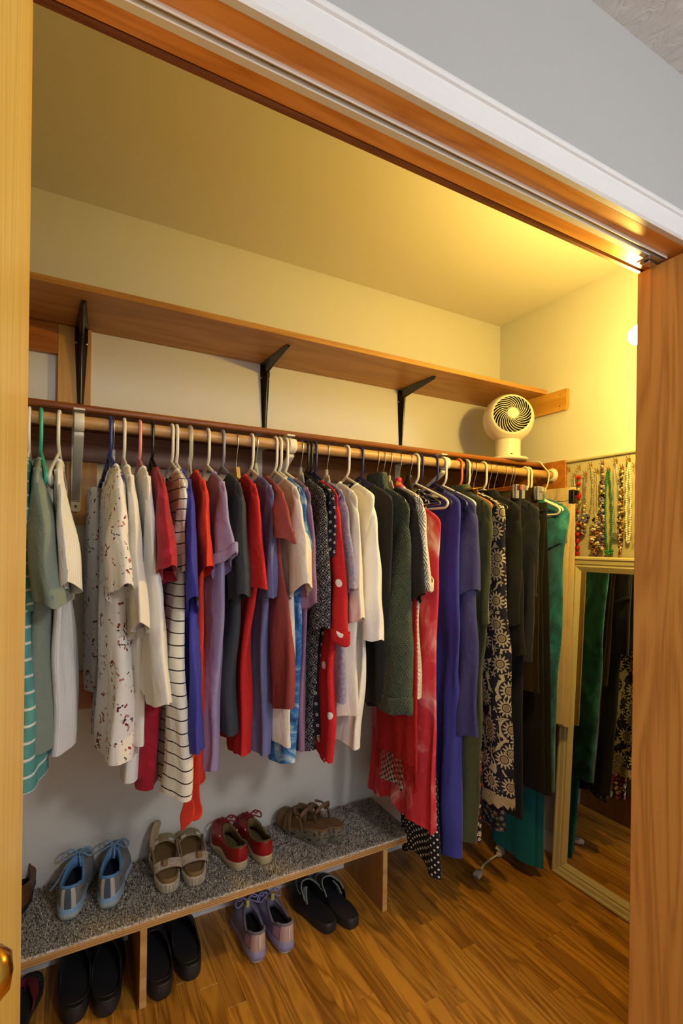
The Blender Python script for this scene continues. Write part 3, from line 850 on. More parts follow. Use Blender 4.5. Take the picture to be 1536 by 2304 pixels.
def garment(name, label, cat, mat, hook, hem, slv=None, hx=.020, neck=.088, half=.195, bodyf=None, bodyb=None, amp=.013, folds=52.0,
            straps=False, collar=None, cuff=None, seed=0.0, sw=.135, shx=None, slant=.03, group='clothes hanging on the rod', dip=.03, hemcurve=0.0,
            backslv=True, top=None, tophx=.010, flare=1.0, waist=None, extra=None, lean=.0, neckband=True, mat2=None, hemx=None, rot=0.0, slv_slack=.0):
    """a garment on a hanger; hem=(uL,uR,v) and slv=(uR,v) are sightings of its front edge in the photograph"""
    x0 = rod_x(hook); seed = seed or hook * .137
    zn = top or SHZ
    # hem: find depth of the front edge at the plane this garment hangs in
    uL, uR, vh = hem
    def front(u, v, hx_, lo, hi, want=None):
        p = at(u, v, X=x0 + hx_ + lean)
        y = min(hi, max(lo, want if want else p.y))
        q = at(u, v, Y=y)
        return y, q.x, q.z
    yfh, xr, zh = front(uR, vh, hx * 1.6, 1.27, 1.40, bodyf)
    hxh = hx * 1.5 * flare if hemx is None else hemx
    cxh = xr - hxh
    yb = bodyb or (2 * YROD - yfh)
    yfs = YROD - half
    rows = []; NR = 40
    drop = (half - neck) * .62
    zsh = zn - drop
    for i in range(NR + 1):
        t = i / NR
        if t < .16:                       # over the shoulders
            q = t / .16; z = lerp(zn, zsh, q)
            e = neck + (half - neck) * math.sin(q * PI / 2) ** .95
            yf, yb_ = YROD - e, YROD + e
            h_ = lerp(tophx, hx * .75, q); am = amp * .08
            cx = x0
        else:
            q = (t - .16) / .84; z = lerp(zsh, zh, q)
            s1 = smooth(0, .16, q)
            yf = lerp(yfs, lerp(yfs + .012, yfh, smooth(.1, 1, q)), s1)
            yb_ = lerp(YROD + half, lerp(YROD + half - .012, yb, smooth(.1, 1, q)), s1)
            h_ = lerp(hx * .75, hxh, q ** .8)
            if waist: h_ *= 1 - .35 * math.exp(-((q - waist) / .08) ** 2)
            am = amp * (.1 + .9 * smooth(.1, .9, q))
            cx = lerp(x0, cxh, q ** .85)
        r = ring_body(cx, h_, yf, yb_, z, seed * 3.1, am, folds)
        if t < .16:
            for p in r:
                if abs(p[1] - YROD) < neck * 1.0 and i < 5: p[2] -= dip * (1 if p[0] < cx else .6) * (1 - i / 5) * (1 - ((p[1] - YROD) / (neck * 1.02)) ** 2)
        if hemcurve and t > .8:
            for p in r: p[2] += hemcurve * smooth(.8, 1, t) * (math.cos((p[1] - yf) / max(.01, yb_ - yf) * 2 * PI) * .5 + .5)
        if t > .55:
            for p in r: p[2] += .007 * smooth(.55, 1, t) * math.sin((p[1] - yf) * 40 + seed * 2)
        for p in r: jitter(p, 9, .016 * smooth(.05, .5, t) * min(1, h_ / .02), seed)
        rows.append(r)
    t_ = thing(name, label, cat, (x0, YROD, min(p[2] for p in rows[-1])), group=group)
    full = close_edge(rows)
    body = cloth_mesh(full).build('body', mat, t_)
    if neckband and not straps:
        MB().tube([tuple(p) for p in rows[0][:-1]], .0042, 6, closed=True).build('neckband', mat2 or mat, t_)
    if straps:
        pass
    if slv:
        su, sv = slv[0], slv[1]; shx_ = shx or hx * 1.25
        for side in (-1, 1) if backslv else (-1,):
            p = at(su, sv, X=x0 + shx_ * 1.1)
            yo = min(1.335, max(1.225, p.y)); q = at(su, sv, Y=yo)
            xe = q.x - shx_; ze = q.z
            out0 = half + .006; oute = YROD - yo
            zs = zsh + .034; rr = []; NS = 22
            for i in range(NS + 1):
                s = i / NS; z = lerp(zs, ze, s)
                w = lerp(.018, sw, smooth(0, .42, s)); w *= 1 + .06 * smooth(.6, 1, s)
                o_ = lerp(lerp(half - .030, out0, smooth(0, .22, s)), oute, smooth(.05, 1, s) * .6 + s * .4)
                y_a, y_b = YROD + side * o_, YROD + side * (o_ - w)
                yf, yb_ = min(y_a, y_b), max(y_a, y_b)
                h_ = lerp(tophx * .9, shx_, smooth(0, .55, s))
                cx = lerp(x0, xe if side < 0 else lerp(x0, xe, .35), s)
                r = ring_body(cx, h_, yf, yb_, z, seed * 5 + side, amp * .75 * s, 55, 34, 1.25, .9)
                for p_ in r:
                    f_ = (p_[1] - YROD) * side
                    p_[2] += slant * smooth(.3, 1, s) * ((o_ - f_) / max(w, .01) - .5) * 2 * (-1)
                    jitter(p_, 14, .010 * smooth(.1, .6, s), seed + side * 7)
                    p_[2] += .004 * s ** 3 * math.sin(p_[0] * 130 + seed) * (1 if i else 0)
                    p_[1] += noise.noise(Vector((p_[0] * 20, seed, p_[2] * 11))) * .006 * s
                rr.append(r)
            if cuff:
                hgt = cuff; n0 = len(rr)
                base = rr[-1]; cxm = sum(p_[0] for p_ in base) / len(base); cym = sum(p_[1] for p_ in base) / len(base)
                cr = []
                for dz, sc_ in ((hgt * .98, 1.03), (hgt, 1.10), (hgt * .9, 1.14), (.004, 1.15), (0, 1.12), (-.001, 1.05)):
                    cr.append([[cxm + (p_[0] - cxm) * sc_, cym + (p_[1] - cym) * (1 + (sc_ - 1) * .5), p_[2] + dz] for p_ in base])
                cr = close_edge(cr)
            fr = close_edge(rr, up=.045)
            so = cloth_mesh(fr).build('sleeve', mat, t_)
            if cuff: cloth_mesh(cr).build('cuff', mat2 or mat, so)
    if collar:
        # stand or turtle neck round the neck opening
        cr = []
        for dz, sc_ in ((-.012, 1.0), (.0, 1.02), (collar * .5, .92), (collar, .86), (collar + .003, .80), (collar * .9, .74), (0.0, .74)):
            cr.append([[x0 + (p[0] - x0) * 1.15 + (.006 if p[0] > x0 else -.006), YROD + (p[1] - YROD) * sc_, zn + dz] for p in rows[0]])
        MB().grid(cr, loft_uv(cr)).build('collar', mat, t_)
    t_['_x'] = x0
    del t_['_x']
    return t_, rows, (x0, cxh, hxh, yfh, zh)

def panel(name, label, cat, mat, hook, top_uv, hem, yf, yb, hx=.016, amp=.008, folds=55, ztop=None, xs=None, group='clothes hanging on the rod', legs=False, xtop=None, seed=0.0, band=None, bandmat=None):
    """cloth folded flat and hanging straight down: trousers, skirts, shawls"""
    x0 = rod_x(hook) if xtop is None else xtop; seed = seed or hook * .21
    uL, uR, v = hem; q = at(uR, v, Y=yf); zh = q.z; cxh = q.x - hx * 1.2
    zt = ztop if ztop else ZROD - .105
    rows = []; NR = 30
    for i in range(NR + 1):
        t = i / NR; z = lerp(zt, zh, t)
        r = ring_body(lerp(x0, cxh, t), hx * lerp(.75, 1.2, t), lerp(yf + .01, yf, t), lerp(yb - .01, yb, t), z, seed, amp * lerp(.25, 1, t), folds)
        for p in r: jitter(p, 8, .008 * smooth(.1, .6, t), seed)
        rows.append(r)
    t_ = thing(name, label, cat, (x0, (yf + yb) / 2, min(p[2] for p in rows[-1])), group=group)
    full = close_edge(rows)
    if legs:    # front and back leg lie side by side
        for dx in (-.5, .5):
            rr = []
            for i_, r in enumerate(rows):
                c_ = sum(p[0] for p in r) / len(r); g_ = min(1, i_ / 8)
                rr.append([[c_ + (p[0] - c_) * .6 + hx * dx * g_, p[1] + (.014 * g_ if dx < 0 else 0), p[2] + (.010 * g_ if dx < 0 else 0)] for p in r])
            cloth_mesh(close_edge(rr)).build('leg', mat, t_)
    else:
        cloth_mesh(full).build('body', mat, t_)
    wb_ = [[[x0 + (p[0] - x0) * 1.15, p[1] + (-.002 if p[1] < YROD else .002), zt + dz] for p in rows[0]] for dz in (-(band or .03), -(band or .03) + .001, .002, .004)]
    MB().grid(wb_, loft_uv(wb_)).build('waistband', bandmat or mat, t_)
    return t_, rows, (x0, cxh, zh)

F = {}
F['teal_stripe'] = stripes('teal stripe jersey', '#5fa6a0', '#eef0ea', .036, .16)
F['sage'] = cl('sage slub jersey', '#8a978a', heather=.25, color2='#74807a')
F['rib_white'] = stripes('white rib jersey', '#f3f3f1', '#e4e4e2', .006, .35, vert=True)
F['sprig'] = sprigs('white sprigged crepe', '#f7f3ec', bump=.1, sheen=.1)
F['cream1'] = cl('cream jersey', '#f6f1e8', heather=.15, color2='#d8d2c8')
F['cream2'] = cl('ivory jersey', '#f6f3ef')
F['crimson'] = dye('crimson crushed velvet', [(.3, '#8d0a20'), (.55, '#b0122c'), (.72, '#d8325a')], 14, .6, sheen=.15)
F['linestripe'] = stripes('cream with black lines', '#f1ecdf', '#2a2826', .031, .10, wob=.004)
F['royal'] = cl('royal blue jersey', '#3d3fae')
F['orange'] = cl('orange red jersey', '#dc3a22', weave=300, bump=.35)
F['lavender'] = cl('lavender jersey', '#a396bf')
F['charcoal'] = cl('charcoal heather jersey', '#3d434c', heather=.5, color2='#2b3038')
F['red'] = cl('bright red jersey', '#cf2323')
F['periwinkle'] = cl('periwinkle jersey', '#6a70a4', heather=.3, color2='#7d80a8')
F['brick'] = cl('brick jersey', '#94403c')
F['beige'] = cl('beige slub jersey', '#efe5d8', heather=.2, color2='#cfc4b4')
F['tiedye'] = dye('blue tie dye', [(.3, '#23406e'), (.5, '#2f78c2'), (.62, '#9ec4dc'), (.72, '#e8eef2')], 16, 1.0)
F['mauve'] = cl('mauve jersey', '#96708f')
F['diamond'] = diamonds('black diamond print', '#14141c', '#a3a1a4', 38)
F['navydot'] = dots('navy ring dots', '#181a2c', '#d4d3d0', 42, .20, ring='#181a2c')
F['polka'] = dots('red knit with white dots', '#c31a20', '#f1ece6', 9.5, .105, .25, weave=350, bump=.5)
F['fuzzy'] = dye('lilac fuzzy knit', [(.35, '#7d78a4'), (.5, '#938fae'), (.62, '#a98fa6'), (.72, '#d6d2dc')], 90, .6, weave=260, bump=.8, sheen=.3)
F['cream3'] = cl('cream jersey three', '#f3eade')
F['white'] = cl('white boxy jersey', '#f8f6f2')
F['green_knit'] = knit('dark green cable knit', '#4d5a4a', '#2c352b')
F['black'] = cl('black jersey', '#101013', sheen=.1)
F['blackknit'] = cl('black glitter knit', '#17171b', sheen=.06, weave=250, bump=.7)
F['cream_knit'] = knit('cream cable knit', '#f4edda', '#dcd2bc', sc=.9)
F['magenta'] = ditsy('magenta scarf silk', '#c41f4a', ['#e23b5e', '#f0b03c', '#d81e56', '#e87aa0', '#b0163e'], 32, rough=.45)
F['black_satin'] = cl('black satin', '#15110f', sheen=.06, rough=.4)
F['shawl'] = cl('red wool shawl', '#b01416', weave=400, bump=.5)
F['gingham'] = gingham('black gingham', '#16161a', '#d9d2c6', .016)
F['red_dye'] = dye('red shibori cotton', [(.30, '#cf2c38'), (.52, '#d43644'), (.59, '#e2696e'), (.66, '#f2c4be')], 6, .8, (1, .8, 1))
F['indigo'] = cl('indigo viscose', '#34389a', rough=.7, sheen=.15)
F['heather_indigo'] = cl('indigo slub', '#43457c', heather=.5, color2='#303262')
F['olive'] = cl('olive corduroy', '#4c5230', weave=500, bump=.6, heather=.4, color2='#353b20', sheen=.25)
F['navy_floral'] = floral('navy cream flowers', '#24243e', '#d9cfba', '#a89a7a', 13.0)
F['ditsy_red'] = ditsy('red ditsy flowers', '#16182a', ['#c8322e', '#e9ddd2', '#d23a3a', '#b22832', '#efe3da'], 62)
F['paisley'] = ditsy('dark paisley', '#1d2032', ['#5d6f8c', '#8d6a7c', '#3d5a56', '#77809a', '#2b3150'], 46)
F['jacket'] = cl('black wool', '#0d1220', sheen=.06, heather=.3, color2='#0d0e13')
F['denim'] = cl('dark denim', '#252a38', sheen=.06, heather=.5, color2='#171b26')
F['navy_velour'] = cl('navy velour', '#161d34', sheen=.15, heather=.3, color2='#12151f')
F['black_velvet'] = cl('black velvet', '#0e0c0d', sheen=.08)
F['khaki'] = cl('khaki twill', '#9c8248')
F['brown'] = cl('brown corduroy', '#35220f', sheen=.15, weave=500, bump=.6)
F['teal'] = cl('teal cotton', '#0c7488')
F['teal_velvet'] = dye('teal crushed velvet', [(.30, '#05384c'), (.45, '#095c74'), (.57, '#137a92'), (.68, '#4aa4b4')], 13, .8, (1, .5, 1), sheen=.4)
F['beige_pants'] = cl('beige cotton', '#d6bd94')
F['dots_dress'] = dots('black white pin dots', '#111116', '#e8e6e2', 55, .22)
F['lace'] = knit('ecru lace', '#ddd0b4', '#b8a888', cable=True, sc=1.2)
F['leather'] = plain('brown leather', '#8a5a26', .45)

G = garment
G('striped_shirt', 'teal and white striped top at the far left beside the door', 'top', F['teal_stripe'], 64, (30, 102, 1752), (88, 1405), bodyf=1.32, hx=.024, shx=.026, hemcurve=-.02)
G('tshirt', 'sage green short-sleeved tee on a mint hanger', 't-shirt', F['sage'], 92, (50, 136, 1692), (160, 1345), hx=.022, shx=.036, bodyf=1.34, slant=-.02, hemx=.04, amp=.008)
G('ribbed_top', 'white ribbed top left of the white rod bracket', 'top', F['rib_white'], 134, (133, 173, 1690), (177, 1342), hx=.016, shx=.018, bodyf=1.36, hemx=.024)
gt, rows_, inf = G('floral_blouse', 'long white blouse printed with small red flowers, partly unbuttoned', 'blouse', F['sprig'], 256, (222, 322, 1704), (306, 1345), hx=.034, shx=.026, bodyf=1.31, hemx=.046, amp=.010, dip=.06, hemcurve=-.015)
# hanging front panel of the blouse, further back
pr0 = []
for i in range(25):
    t = i / 24; q = at(lerp(213, 212, t), lerp(1100, 1545, t), Y=1.66)
    pr0.append(ring_body(q.x, lerp(.016, .026, t ** .6), 1.60, 1.74, q.z, 2.0, .004 + .004 * t, 40))
cloth_mesh(close_edge(pr0)).build('front_panel', F['sprig'], gt)
cf = []
for i in range(9):
    q = at(lerp(296, 290, i / 8), lerp(1660, 1752, i / 8), Y=1.42)
    cf.append(ring_body(q.x, .020, 1.39, 1.47, q.z, 1.0, .002, 30))
cloth_mesh(close_edge(cf)).build('sleeve_end', F['cream2'], gt)
pk = [tuple(at(lerp(233, 231, i / 14), 1085 + i * 31, Y=1.575)) for i in range(15)]
MB().ribbon(pk, (0, 1, 0), .012, .004).build('button_band', F['sprig'], gt)
G('tshirt', 'cream tee with elbow sleeves behind the floral blouse', 't-shirt', F['cream1'], 279, (300, 344, 1682), (345, 1432), hx=.018, shx=.02, sw=.12, bodyf=1.33)
G('long_top', 'long plain cream top on the pink hanger', 'top', F['cream2'], 314, (334, 372, 1560), (392, 1596), hx=.018, shx=.022, sw=.15, slant=.01)
G('velvet_top', 'crimson crushed velvet top with scalloped sleeves', 'top', F['crimson'], 342, (302, 364, 1770), (410, 1300), hx=.016, shx=.022, hemx=.034, slant=.03)
G('striped_dress', 'cream dress with thin black stripes and rolled cuffs', 'dress', F['linestripe'], 386, (358, 441, 1795), (432, 1292), hx=.020, shx=.018, sw=.10, cuff=.045, hemx=.036, slant=.01)
G('tshirt', 'royal blue tee squeezed right of the striped dress', 't-shirt', F['royal'], 397, (420, 466, 1700), (461, 1375), hx=.014, shx=.016, sw=.12, slant=.035)
gt, rows_, inf = G('tshirt', 'orange-red tee with long ribbon ties below', 't-shirt', F['orange'], 427, (437, 463, 1768), (489, 1297), hx=.017, shx=.019, hemx=.022)
for (u0, u1, v1) in ((425, 409, 1868), (440, 428, 1848)):
    p0, p1, p2, p3 = at(u0 + 5, 1700, Y=1.38), at(u0, 1790, Y=1.38), at(lerp(u0, u1, .6) + 8, 1825, Y=1.375), at(u1, v1, Y=1.37)
    MB().ribbon(spline([p0, p1, p2, p3], 6), (.6, -.5, 0), [.012 + .026 * smooth(0, .75, i / 18) * (1 - .97 * smooth(.75, 1, i / 18)) - .008 * smooth(.8, 1, i / 18) for i in range(19)], .002).build('ribbon_tie', F['orange'], gt)
G('tshirt', 'lavender tee with rolled sleeve cuffs', 't-shirt', F['lavender'], 467, (443, 503, 1736), (532, 1285), hx=.017, shx=.018, sw=.115, cuff=.028, hemx=.030, slant=.045)
G('tshirt', 'charcoal grey heathered tee on the lavender hanger', 't-shirt', F['charcoal'], 500, (500, 545, 1648), (576, 1350), hx=.020, shx=.026, sw=.12, slant=.015, amp=.009)
G('tshirt', 'bright red tee on the cream wooden hanger', 't-shirt', F['red'], 532, (525, 574, 1702), (606, 1312), hx=.018, shx=.02, slant=-.02)
G('tshirt', 'periwinkle blue-grey tee left of the brick red tee', 't-shirt', F['periwinkle'], 565, (567, 610, 1694), (631, 1352), hx=.016, shx=.018, slant=.012)
G('tshirt', 'brick red tee with a flaring short sleeve', 't-shirt', F['brick'], 580, (608, 676, 1598), (676, 1196), hx=.018, shx=.026, sw=.14, slant=-.03)
G('tshirt', 'beige short-sleeved tee in front of the blue tie-dye top', 't-shirt', F['beige'], 618, (608, 670, 1678), (722, 1350), hx=.019, shx=.030, sw=.15, slant=.045, bodyf=1.35)
G('tie_dye_shirt', 'blue and white tie-dye top whose hem shows under the beige tee', 'top', F['tiedye'], 628, (608, 678, 1716), (705, 1250), hx=.012, shx=.012, sw=.10, bodyf=1.36, hemx=.03)
G('tshirt', 'mauve tee mostly hidden behind the beige tee', 't-shirt', F['mauve'], 642, (640, 690, 1690), (714, 1380), hx=.012, shx=.014, sw=.11, bodyf=1.36)
G('print_blouse', 'black blouse with small white diamond print', 'blouse', F['diamond'], 672, (672, 720, 1690), (757, 1420), hx=.022, shx=.026, sw=.14, hemx=.028, slant=.01)
G('dotted_shirt', 'navy shirt with small white ring dots down the front', 'shirt', F['navydot'], 690, (735, 755, 1666), (766, 1275), hx=.015, shx=.014, sw=.11, bodyf=1.345, hemx=.02)
gt, rows_, inf = G('cardigan', 'red knit cardigan with big white polka dots', 'cardigan', F['polka'], 699, (715, 772, 1712), (797, 1442), hx=.015, shx=.020, sw=.11, cuff=.035, hemx=.03, slant=-.012)
G('fuzzy_top', 'lilac fuzzy knit top with beaded sleeve edge', 'top', F['fuzzy'], 713, (740, 790, 1585), (813, 1338), hx=.014, shx=.020, sw=.12, slant=.02)
G('tshirt', 'cream half-sleeve tee left of the white boxy tee', 't-shirt', F['cream3'], 738, (770, 812, 1615), (832, 1412), hx=.018, shx=.022, sw=.13, slant=.03)
G('tshirt', 'white boxy tee left of the dark green sweater', 't-shirt', F['white'], 775, (766, 818, 1680), (877, 1440), hx=.022, shx=.032, sw=.14, slant=.0, bodyf=1.36, bodyb=1.7, hemx=.026)
G('black_shirt', 'plain black top in the gap left of the green sweater', 'top', F['black'], 812, (820, 880, 1578), None, hx=.02, bodyf=1.40)
G('sweater', 'dark green lacy cable knit sweater with long ribbed sleeve', 'sweater', F['green_knit'], 848, (855, 905, 1588), (944, 1604), hx=.024, shx=.044, sw=.16, collar=.05, cuff=.055, amp=.006, slant=.0, neck=.062)
G('black_cardigan', 'black sparkly knit with short sleeve behind the green sweater', 'cardigan', F['blackknit'], 863, (880, 920, 1612), (966, 1358), hx=.012, shx=.014, sw=.10, bodyf=1.37)
G('cream_sweater', 'cream cable knit with wide ribbed short sleeve', 'sweater', F['cream_knit'], 878, (935, 959, 1575), (980, 1312), hx=.016, shx=.024, sw=.14, cuff=.03, slant=-.03)
G('gingham_shirt', 'black and white gingham shirt whose tail shows below the red shawl', 'shirt', F['gingham'], 893, (865, 913, 1776), None, hx=.008, bodyf=1.43, bodyb=1.545, hemx=.010, half=.07, neck=.04, amp=.005)
G('dotted_dress', 'black dress with tiny white dots, hem just above the floor', 'dress', F['dots_dress'], 925, (930, 1000, 1955), None, hx=.008, bodyf=1.375, bodyb=1.60, hemx=.018, amp=.008, half=.09, neck=.05, hemcurve=-.04)
G('tie_dye_dress', 'red and pink tie-dyed long dress', 'dress', F['red_dye'], 915, (900, 992, 1850), None, hx=.016, bodyf=1.33, hemx=.036, amp=.014, folds=62, hemcurve=-.03, top=SHZ - .06)
G('maxi_dress', 'long sleeveless indigo dress with gathered waist', 'dress', F['indigo'], 966, (985, 1051, 1930), None, hx=.020, bodyf=1.36, hemx=.036, amp=.016, folds=80, waist=.42, dip=.16, half=.17)
G('tshirt', 'heathered indigo tee with wide short sleeve', 't-shirt', F['heather_indigo'], 990, (1038, 1088, 1660), (1090, 1345), hx=.020, shx=.032, sw=.15, slant=.03, amp=.009)
G('corduroy_jacket', 'long olive green velvety jacket with collar', 'jacket', F['olive'], 1024, (1045, 1080, 1890), (1108, 1420), hx=.018, shx=.020, sw=.13, collar=.03)
gt, rows_, inf = G('floral_dress', 'navy dress with large cream flowers and lace hem', 'dress', F['navy_floral'], 1049, (1085, 1167, 1790), None, hx=.024, bodyf=1.325, hemx=.036, amp=.012, half=.20, folds=55)
# lace border with a pointed edge
lr = rows_[-1]; cxm, hxm, zl = inf[1], inf[2], inf[4]
lace = [lr, [[p[0] + (p[0] - cxm) * .02, p[1], zl - .020] for p in lr], [[p[0] + (p[0] - cxm) * .04, p[1], zl - .035 - (.016 if i % 2 else 0)] for i, p in enumerate(lr)]]
MB().grid(lace, loft_uv(lace)).build('lace_hem', F['lace'], gt)
G('ditsy_dress', 'red and white ditsy floral dress left of the lace hem', 'dress', F['ditsy_red'], 1045, (1058, 1096, 1888), None, hx=.012, bodyf=1.42, bodyb=1.66, hemx=.022, neckband=False, half=.08, neck=.05)
G('paisley_dress', 'dark blue paisley dress showing below the lace hem', 'dress', F['paisley'], 1070, (1095, 1141, 1866), None, hx=.014, bodyf=1.42, bodyb=1.66, hemx=.024, half=.085, neck=.05)
G('black_jacket', 'black wool jacket with long open front', 'jacket', F['jacket'], 1086, (1150, 1200, 1505), (1182, 1420), hx=.024, shx=.028, sw=.14, bodyf=1.30, hemcurve=.05, amp=.009, collar=.02)
panel('denim_skirt', 'long dark denim skirt right of the floral dress', 'skirt', F['denim'], 1108, None, (1160, 1187, 1842), 1.36, 1.66, hx=.016)
panel('trousers', 'khaki trousers folded over the red wooden bar', 'trousers', F['khaki'], 1099, None, (1120, 1150, 1500), 1.40, 1.64, hx=.012, xtop=rod_x(1099) + .012, ztop=ZROD - .094)
G('velour_jacket', 'dark navy velour jacket with gathered cuff', 'jacket', F['navy_velour'], 1126, (1165, 1210, 1490), (1212, 1362), hx=.020, shx=.026, sw=.13, cuff=.012, bodyf=1.33)
panel('trousers', 'brown corduroy trousers left of the clear clip hanger', 'trousers', F['brown'], 1146, None, (1180, 1215, 1560), 1.36, 1.64, hx=.010, ztop=ZROD - .085)
panel('trousers', 'long black velvet trousers beside the teal velvet top', 'trousers', F['black_velvet'], 1158, None, (1190, 1246, 1790), 1.345, 1.66, hx=.022, ztop=ZROD - .145, amp=.010, legs=True)
panel('trousers', 'bright teal cotton trousers hanging lowest at the right', 'trousers', F['teal'], 1176, None, (1140, 1227, 1952), 1.40, 1.64, hx=.028, legs=True)
G('velvet_top', 'teal crushed velvet top on a white hanger', 'top', F['teal_velvet'], 1190, (1225, 1256, 1800), (1288, 1238), hx=.022, shx=.036, sw=.13, slant=.03, bodyf=1.345, amp=.014, folds=60, hemcurve=.04, neck=.10, dip=.10)
panel('trousers', 'beige cotton trousers at the right end of the rod', 'trousers', F['beige_pants'], 1226, None, (1255, 1284, 1636), 1.355, 1.66, hx=.020, ztop=ZROD - .072, band=.05, legs=True, seed=4.0)

# scarves drawn over wire hangers
def scarf(name, label, mat, u, zt_, u1, v1, yfs, wid):
    x0 = rod_x(u); q = at(u1, v1, Y=yfs); rows = []
    for i in range(21):
        t = i / 20; z = lerp(ZROD + zt_, q.z, t); e = wid * smooth(-.05, .7, t)
        cy = lerp(YROD, (yfs + wid + .0), smooth(0, 1, t))
        rows.append(ring_body(lerp(x0, q.x - .016, t), lerp(.006, .016, t), cy - e - .008, cy + e + .008, z, u, .006 * t, 70, 36))
    t_ = thing(name, label, 'scarf', (x0, YROD, q.z), group='clothes hanging on the rod')
    cloth_mesh(close_edge(rows)).build('drape', mat, t_)
    MB().lathe([(.004, .0), (.011, -.004), (.013, -.012), (.009, -.02), (.004, -.024)], 14, (x0, YROD, ZROD + zt_ + .006)).build('knot', mat, t_)
    return t_
scarf('scarf', 'magenta and orange printed silk scarf on a wire hanger', F['magenta'], 897, -.075, 920, 1128, 1.42, .055)
scarf('scarf', 'shiny black scarf on a wire hanger right of the magenta scarf', F['black_satin'], 921, -.06, 938, 1160, 1.40, .05)

# red fringed shawl
t_, rows_, inf = panel('fringed_shawl', 'red wool shawl with long knotted fringe below the green sweater', 'shawl', F['shawl'], 872, None, (865, 944, 1725), 1.315, 1.56, hx=.013, ztop=1.30, xtop=rod_x(866), amp=.010, folds=60)
fr = MB(); rg = random.Random(5); last = rows_[-1]
for i in range(0, len(last) - 1):
    for k in range(2):
        a_ = Vector(last[i]).lerp(Vector(last[i + 1]), k / 2)
        L_ = rg.uniform(.065, .095)
        fr.tube([a_, a_ + Vector((rg.uniform(-.003, .003), rg.uniform(-.004, .004), -L_ * .5)), a_ + Vector((rg.uniform(-.005, .005), rg.uniform(-.006, .006), -L_))], [.0016, .0016, .0011], 4)
        fr.ball(a_ - Vector((0, 0, .012)), .0028, 5, 4)
fo = fr.build('fringe', F['shawl'], t_); fo['kind'] = 'stuff'

# brown belt on the orange hanger
xb = rod_x(1031)
bl = thing('belt', 'brown leather belt with brass buckle hung on the orange hanger', 'belt', (xb, YROD - .05, ZROD - .13))
MB().ribbon([(xb - .01, YROD - .10, ZROD - .102), (xb - .012, YROD - .04, ZROD - .098), (xb - .01, YROD + .04, ZROD - .10)], (1, 0, .2), .034, .004).build('strap', F['leather'], bl)
bk = MB().tube([(xb - .03, YROD - .115, ZROD - .105), (xb + .016, YROD - .115, ZROD - .098), (xb + .016, YROD - .075, ZROD - .098), (xb - .03, YROD - .075, ZROD - .105)], .0032, 6, closed=True)
bk.build('buckle', M['brass'], bl)
MB().ribbon([(xb - .008, YROD - .10, ZROD - .104), (xb - .009, YROD - .102, ZROD - .25), (xb - .006, YROD - .10, ZROD - .5)], (0, 1, 0), .03, .003).build('strap_end', F['leather'], bl)
# ------------------------------------------------------------------ shoe bench
BX0, BX1, BY, BZ = WL + .001, 1.17, 1.54, .249
bench = thing('shoe_bench', 'low plywood shoe bench with carpeted top along the back wall', 'bench', (.3, 1.69, 0))
MB().box(BX0, BX1, BY + .003, D - .014, BZ - .018, BZ, .0).build('top_board', M['ply_face'], bench)
for i, m in enumerate(('ply_edge', 'ply_dark', 'ply_edge', 'ply_dark', 'ply_edge')):
    z0 = BZ - .018 + (0, .0055, .0075, .0115, .0132)[i]; z1 = BZ - .018 + (.0055, .0075, .0115, .0132, .018)[i]
    off = .0008 if 'dark' in m else 0
    MB().box(BX0, BX1, BY + off, BY + .003, z0, z1).build('edge_ply', M[m], bench)
for u, v in ((322, 2200), (866, 2000)):
    p = at(u, v, Y=BY + .004)
    xw = .0095
    pn = MB().box(p.x - xw, p.x + xw, BY + .008, D - .014, .0005, BZ - .0182).build('leg_panel', M['ply_face'], bench)
    MB().box(p.x - xw, p.x + xw, BY + .004, BY + .008, .0005, BZ - .0182, .0006).build('edge_strip', M['ply_edge'], pn)
p = BX0 + .01
MB().box(p, p + .019, BY + .008, D - .014, .0005, BZ - .0182).build('leg_panel', M['ply_face'], bench)
# carpet: speckled loop pile
def carpet_mat():
    k = NT('speckled carpet'); v = k.obj()
    vo = k.n('ShaderNodeTexVoronoi', {'Vector': v, 'Scale': 330.0}).outputs['Color']
    r = k.n('ShaderNodeSeparateColor', {0: vo}).outputs[0]
    col = k.ramp(r, [(0, lin('#7d6e60')), (.22, lin('#b5a89b')), (.5, lin('#d8ccbf')), (.85, lin('#f2e9dd')), (1, lin('#a08a70'))])
    return k.set(col, .95, sheen_weight=.3)
CM = carpet_mat()
cp = thing('carpet_runner', 'speckled grey-brown carpet lying on the shoe bench', 'carpet', (.3, 1.69, BZ))
MB().box(BX0, BX1 - .001, BY + .002, D - .0135, BZ + .0003, BZ + .006).build('backing', CM, cp)
tuft = MB(); rg = random.Random(11)
vs, fs = [], []
nx, ny = 330, 76
x_lo, x_hi = -.16, BX1 - .003
for i in range(nx):
    for j in range(ny):
        x = x_lo + (x_hi - x_lo) * (i + rg.random()) / nx; y = BY + .001 + (D - BY - .016) * (j + rg.random()) / ny
        h = rg.uniform(.004, .0075); a_ = rg.uniform(0, 6.28); lx, ly = rg.uniform(-.003, .003), rg.uniform(-.0035, .0025)
        n = len(vs); w = .0021
        for q in range(3): vs.append((x + w * math.cos(a_ + q * 2.094), y + w * math.sin(a_ + q * 2.094), BZ + .0055))
        vs.append((x + lx + w * .5, y + ly, BZ + .0055 + h)); vs.append((x + lx - w * .5, y + ly, BZ + .0055 + h * .95))
        fs += [(n, n + 1, n + 3), (n + 1, n + 2, n + 4, n + 3), (n + 2, n, n + 3, n + 4)]
tuft.add(vs, fs); to = tuft.build('pile', CM, cp); to['kind'] = 'stuff'
CZ = BZ + .0095

